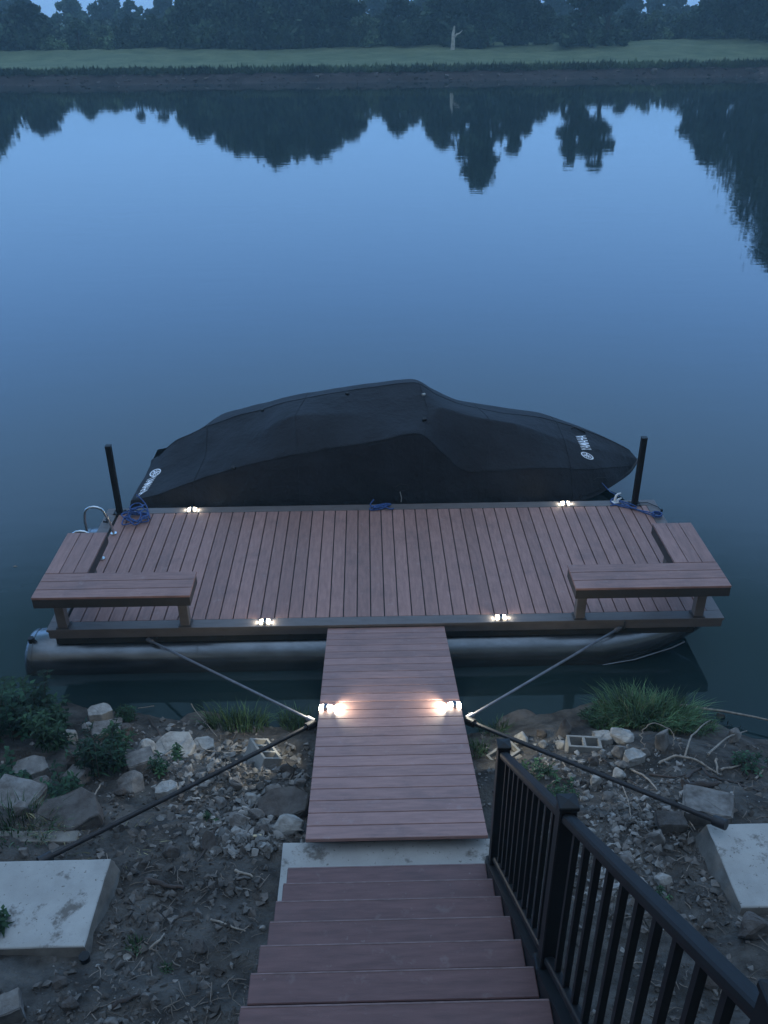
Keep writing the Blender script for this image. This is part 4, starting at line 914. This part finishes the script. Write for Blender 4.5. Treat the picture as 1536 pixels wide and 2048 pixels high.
# individual sticks
def stick(pts, r, mt, lb, lift=.01, name='stick', cat='stick'):
    q = [G(u, v)[0]+Vector((0, 0, lift+(w if len(t) else 0))) for (u, v, *t) in pts for w in [t[0] if t else 0]]
    q = densify(q, 4, .5); q = [a+Vector((rr.uniform(-1, 1), rr.uniform(-1, 1), rr.uniform(0, 1)))*r*.5 for a in q]; c = sum(q, Vector())/len(q)
    n = len(q); mb = MB(); mb.tube([a-c for a in q], [r*(1-.5*i/(n-1)) for i in range(n)], 7); o = mb.build(name, mt); o.location = c; tag(o, lb, cat, 'driftwood on the near bank'); return o
stick([(436, 1668, .06), (410, 1706, .02), (381, 1744)], .011, bark_m, 'brown stick leaning on the brown rock above the soil')
stick([(471, 1743), (506, 1757)], .012, stick_m, 'short pale splinter on the soil left of the landing slab')
stick([(292, 1764), (330, 1772), (366, 1778)], .022, bark_m, 'short dark log on the soil right of the left pad')
stick([(423, 1842), (458, 1853), (492, 1866)], .008, stick_m, 'thin pale stick beside the third step')
stick([(226, 2014), (252, 2004), (277, 1993)], .016, bark_m, 'dark stick low at left near the round grey stone')
stick([(180, 1640, 0), (190, 1610, .06), (205, 1590, .1)], .01, stick_m, 'pale bent stalk left of the round white stone')
stick([(330, 1515, .02), (390, 1490, .06), (415, 1512, .05), (490, 1505, .02)], .007, stick_m, 'pale crooked twig between long slab and hollow block')
stick([(385, 1425, .1), (395, 1440, .1), (435, 1480, .03)], .006, stick_m, 'thin bare twig in front of the wispy grass')
stick([(300, 1445, .03), (318, 1470, .03), (330, 1492, .02)], .014, bark_m, 'dark branch dipping into the water behind the long slab')
stick([(278, 1424, .04), (310, 1420, .04)], .006, stick_m, 'short pale twig over the water above the brown rock')
stick([(495, 1548), (545, 1548)], .006, stick_m, 'straight thin stick at the foot of the hollow block')
stick([(1352, 1424, .08), (1440, 1440, .1), (1560, 1466, .12)], .017, stick_m, 'long bleached pole reaching out over the water at right', name='driftwood_pole')
stick([(1368, 1524), (1380, 1488, .08), (1415, 1462, .12)], .010, stick_m, 'forked pale stick rising below the bleached pole')
stick([(1417, 1511), (1450, 1487, .05), (1490, 1474, .07)], .011, stick_m, 'pale stick below the bleached pole near the right edge')
stick([(1260, 1540), (1290, 1562, .03), (1314, 1584)], .010, stick_m, 'pale stick right of the bright white wedge stone')
stick([(1355, 1623), (1372, 1642, .02), (1389, 1662)], .007, stick_m, 'thin stick hanging below the right pole')
stick([(1322, 1656), (1340, 1670), (1362, 1680)], .009, bark_m, 'brown stick above the smooth grey rock')
stick([(1362, 1574), (1400, 1576), (1436, 1574)], .036, bark_m, 'thick dark log behind the square grey block', lift=.02, name='log', cat='log')
stick([(1316, 1530), (1350, 1522, .04), (1390, 1530, .04), (1440, 1552)], .013, stick_m, 'arched grey root in the middle of the driftwood')
stick([(1430, 1526, .04), (1436, 1552)], .012, stick_m, 'short pale upright splinter among the driftwood')
stick([(1440, 1541), (1482, 1532)], .012, stick_m, 'short flat stick right of the pale splinter')
stick([(1510, 1560), (1545, 1528, .03)], .010, stick_m, 'grey stick at the right picture edge')
stick([(1244, 1572), (1255, 1600), (1262, 1638)], .006, stick_m, 'thin curved twig over the rubble right of the railing')
stick([(1120, 1520, .03), (1146, 1575, .02)], .006, stick_m, 'thin pale twig in the weeds right of the railing')
stick([(1370, 1560), (1400, 1545, .03), (1420, 1560, .02), (1460, 1565), (1520, 1585)], .014, bark_m, 'long dark root running towards the right edge')
stick([(1300, 1552), (1345, 1560, .02), (1370, 1552)], .010, bark_m, 'brown root left of the thick dark log')
stick([(1205, 1520), (1222, 1540, .03), (1250, 1556), (1300, 1590)], .007, bark_m, 'brown root crossing above the right pole')
stick([(300, 1900), (320, 1888, .02), (330, 1870)], .010, stick_m, 'pale curled husk beside the green tuft left of the stairs')
# vine ring
p, k = G(1316, 1492); mb = MB(); n = 28
mb.tube([(.14*math.cos(2*math.pi*i/n)*(1+.1*math.sin(3*i)), .04+.10*math.sin(2*math.pi*i/n), .05+.07*math.sin(2*math.pi*i/n)+.01*math.sin(i)) for i in range(n+1)], .0045, 6, cap=False)
o = mb.build('bare_vine', stick_m); o.location = p; tag(o, 'bare vine looped round the grey rock below the grass clump', 'vine')
p, k = G(515, 1675); mb = MB(); mb.box(-.03, -.009, 0, .03, .009, .012, .002); o = mb.build('wood_offcut', wood_m); o.location = p+Vector((0, 0, .012)); o.rotation_euler = (0, 0, .08); tag(o, 'small yellow wooden offcut on the rubble above the landing slab', 'offcut')
p, k = G(171, 1922); mb = MB(); mb.tube([(0, 0, -.05), (0, 0, .035)], .028, 16); mb.tube([(0, 0, .036), (0, 0, .05)], .032, 16); o = mb.build('pipe_stub', black_metal); o.location = p; tag(o, 'short black pipe stub beside the near corner of the left pad', 'pipe')
# low kerb behind left pad
mb = MB(); mb.box(-.75, -.05, -.14, .34, .05, .02, .006); o = mb.build('timber_edging', mat('weathered_timber', (.25, .23, .2), .9, col2=(.1, .09, .08), nscale=6, bump=.5)); p, k = G(60, 1676); o.location = (p.x-.0, p.y, p.z+.0); o.rotation_euler = (0, 0, -.02); tag(o, 'low weathered timber behind the left concrete pad', 'timber')

# ------------------------------------------------------------------ plants
def leaf(mb, base, d, l, w, mi=0, up_=Vector((0, 0, 1)), droop=.3):
    d = d.normalized(); s = d.cross(up_); s = s.normalized() if s.length > 1e-3 else Vector((1, 0, 0)); n = s.cross(d)
    a = base; b1 = base+d*l*.4+n*l*.05; c1 = base+d*l-Vector((0, 0, 1))*l*droop; 
    mb.add([a, b1-s*w, c1, b1+s*w, b1+n*l*.0-Vector((0, 0, w*.3))], [(0, 1, 4), (0, 4, 3), (1, 2, 4), (4, 2, 3)], mi, True)
def weed(name, u, v, n, hgt, spread, lm, seed, lb, ll=.07, lw=.011, cat='plant', lpl=16, grp='weeds on the near bank'):
    rr = random.Random(seed); p, k = G(u, v); e = empty(name, p, 0, lb, cat, grp); sm = MB(); lf = MB()
    for i in range(n):
        a = rr.uniform(0, 6.28); q = spread*rr.random()**.6; b_ = Vector((math.cos(a)*q, math.sin(a)*q, 0)); b_.z = ground(p.x+b_.x, p.y+b_.y)-p.z
        h = hgt*rr.uniform(.5, 1.1); lean = Vector((rr.gauss(0, .16), rr.gauss(0, .16), 1))
        pts = [b_, b_+Vector((lean.x*.4*h, lean.y*.4*h, .5*h)), b_+Vector((lean.x*h*1.2, lean.y*h*1.2, h))]; sm.tube(pts, [.0035, .0028, .0012], 5, cap=False)
        for j in range(lpl):
            t = .15+.85*j/lpl; c = pts[0].lerp(pts[1], t*2) if t < .5 else pts[1].lerp(pts[2], t*2-1); g = j*2.4+rr.uniform(-.5, .5)
            leaf(lf, c, Vector((math.cos(g), math.sin(g), rr.uniform(.1, .7))), ll*rr.uniform(.6, 1.2), lw*rr.uniform(.7, 1.3), droop=rr.uniform(.1, .5))
    sm.tube([(0, 0, -.04), (0, 0, .015)], [spread*.35, spread*.2], 6); sm.build('stem', bark_m if lm is leaf_dark else lm, e); lf.build('foliage', lm, e); return e
weed('leafy_bush', 10, 1470, 60, .62, .46, leaf_dark, 1, 'dense dark leafy bush at the left water line', ll=.085, lw=.022, lpl=26, cat='bush')
weed('leafy_bush', 80, 1455, 30, .40, .24, leaf_dark, 2, 'lower leafy shoots on the right flank of the dense bush', ll=.08, lw=.02, lpl=20, cat='bush')
weed('leafy_bush', 10, 1560, 10, .25, .2, leaf_dark, 12, 'dark foliage hanging over the tilted grey slab', ll=.08, lw=.018, lpl=16, cat='bush')
weed('tall_weed', 192, 1548, 20, .44, .13, leaf_dark, 3, 'tall narrow leaved weeds in the middle of the left rock heap', ll=.10, lw=.010)
weed('tall_weed', 225, 1530, 12, .30, .12, leaf_dark, 4, 'right hand clump of narrow leaved weeds in the left rock heap', ll=.09, lw=.010)
weed('tall_weed', 130, 1590, 9, .22, .12, leaf_dark, 5, 'low dark weeds in front of the dark upright rock', ll=.08, lw=.012)
weed('leafy_weed', 318, 1545, 8, .16, .07, leaf_near, 6, 'small green weed among stones below the long pale slab', ll=.06, lw=.010)
weed('leafy_weed', 352, 1520, 5, .17, .04, leaf_near, 7, 'single upright sprig in front of the long pale slab', ll=.06, lw=.010)
weed('leafy_weed', 255, 1440, 22, .18, .11, leaf_dark, 8, 'bushy dark weed at the water line above the brown rock', ll=.06, lw=.006)
weed('leafy_weed', 422, 1640, 4, .06, .05, leaf_near, 9, 'tiny green weed in the rubble left of the gangway', ll=.04, lw=.006)
weed('leafy_weed', 1060, 1560, 26, .12, .20, leaf_near, 10, 'low leafy weeds between railing and right pole', ll=.045, lw=.010, lpl=9)
weed('leafy_weed', 1120, 1590, 16, .10, .16, leaf_near, 13, 'low leafy weeds above the rubble beside the middle post', ll=.045, lw=.010, lpl=9)
weed('leafy_weed', 1020, 1620, 8, .09, .08, leaf_near, 14, 'small weeds close to the right gangway edge', ll=.04, lw=.009, lpl=8)
weed('leafy_weed', 1190, 1440, 16, .16, .15, leaf_near, 15, 'green weeds at the left foot of the grass clump', ll=.06, lw=.008)
weed('leafy_weed', 1500, 1540, 16, .12, .15, leaf_dark, 16, 'dark low weeds near the right edge behind the driftwood', ll=.05, lw=.009, lpl=9)
weed('leafy_weed', 1325, 1790, 7, .05, .05, leaf_near, 17, 'tiny green weed between railing and pale stone', ll=.03, lw=.006, lpl=6)
weed('leafy_weed', -5, 1870, 9, .22, .07, leaf_near, 18, 'green shoot at the left edge beside the concrete pad', ll=.07, lw=.014)
def tuft(name, u, v, n, h, spread, seed, lb, mt=grass_m, w=.0035, grp='grass on the near bank', arch=.5, oval=1.0):
    rr = random.Random(seed); p, k = G(u, v); mb = MB()
    for i in range(n):
        a = rr.uniform(0, 6.28); q = spread*rr.random()**.55; b_ = Vector((math.cos(a)*q*oval, math.sin(a)*q, 0)); b_.z = ground(p.x+b_.x, p.y+b_.y)-p.z-.01
        hh = h*rr.uniform(.45, 1.1); g = rr.uniform(0, 6.28); d = Vector((math.cos(g), math.sin(g), 0))*hh*arch*rr.uniform(.2, 1)+b_*.4; s = Vector((-math.sin(g), math.cos(g), 0))*w*rr.uniform(.7, 1.4)
        P_ = [b_+d*(t*t)+Vector((0, 0, hh*(t-.25*t*t*t*arch*1.6))) for t in (0, .35, .7, 1)]
        mb.add([P_[0]-s, P_[0]+s, P_[1]+s*.9, P_[1]-s*.9, P_[2]+s*.6, P_[2]-s*.6, P_[3]], [(0, 1, 2, 3), (3, 2, 4, 5), (5, 4, 6)], 0, True)
    o = mb.build(name, mt); o.location = p; return tag(o, lb, 'grass', grp)
tuft('grass_clump', 1295, 1440, 1700, .36, .30, 41, 'tall lush grass clump by the pontoon at right', arch=.65, oval=1.4)
tuft('grass_clump', 1300, 1452, 160, .34, .30, 61, 'dry bent blades standing up among the tall green clump', mt=dry_grass, arch=.8, oval=1.4, w=.0022)
tuft('grass_clump', 1215, 1450, 420, .20, .16, 42, 'shorter grass running left from the tall clump', arch=.8)
tuft('grass_clump', 1385, 1450, 300, .18, .20, 47, 'short grass at the right side of the tall clump', arch=.8)
weed('tall_weed', 105, 1500, 16, .42, .14, leaf_near, 31, 'tall pale green weeds at the right end of the dense bush', ll=.10, lw=.014)
weed('tall_weed', 235, 1500, 10, .34, .08, leaf_near, 32, 'upright green weed between the brown rock and the right hand weed clump', ll=.09, lw=.012)
tuft('grass_clump', 475, 1452, 420, .30, .20, 43, 'wispy tall grass at the water line left of the gangway', arch=.6, oval=1.5)
tuft('grass_clump', 590, 1452, 240, .28, .14, 44, 'wispy grass under the left edge of the gangway', arch=.6)
tuft('grass_clump', 985, 1462, 160, .14, .14, 45, 'thin grass at the water line under the right pole', arch=.6)
tuft('grass_clump', 30, 1655, 300, .16, .24, 46, 'short dark grass above the low timber at left', arch=.6, oval=1.3)
tuft('grass_clump', 110, 1650, 150, .10, .16, 48, 'sparse short grass over the half buried slab', mt=dry_grass, arch=.7, oval=1.3)
tuft('grass_clump', 270, 1892, 60, .09, .05, 49, 'small grass tuft right of the left pad', arch=.6)
tuft('grass_clump', 335, 1938, 50, .06, .03, 50, 'tiny round grass tuft left of the stairs', arch=.7)
tuft('grass_clump', 232, 1690, 40, .05, .3, 51, 'thin dead blades along the left pole', mt=dry_grass, arch=.9)
tuft('grass_clump', 955, 1500, 160, .12, .10, 52, 'grass at the right gangway edge below the bright light', arch=.6)
tuft('grass_clump', 1470, 1440, 90, .16, .14, 53, 'reedy bits standing in the shallows at right', mt=bark_m, arch=.4)

for (u, v, lb) in ((30, 1133, 'tiny pale leaf floating left of the dock bench'),):
    mb = MB(); mb.add([(-.03, 0, 0), (0, -.014, .004), (.035, 0, 0), (0, .014, .004), (-.03, 0, -.003), (0, -.014, .001), (.035, 0, -.003), (0, .014, .001)], [(0, 1, 2, 3), (7, 6, 5, 4)]); o = mb.build('floating_leaf', stick_m); p = at_z(u, v, WATER); o.location = (p.x, p.y, WATER+.003); tag(o, lb, 'leaf')
# ------------------------------------------------------------------ haze
HZ = 0.0018
hm = bpy.data.materials.new('haze'); hm.use_nodes = True; nt = hm.node_tree; nt.nodes.clear(); o_ = nt.nodes.new('ShaderNodeOutputMaterial'); v_ = nt.nodes.new('ShaderNodeVolumePrincipled')
v_.inputs['Color'].default_value = (0.55, 0.86, 1.0, 1); v_.inputs['Density'].default_value = HZ; nt.links.new(v_.outputs[0], o_.inputs['Volume'])
mb = MB(); mb.box(-330, -50, -4, 330, 430, 28); tag(mb.build('haze', hm), kind='stuff')
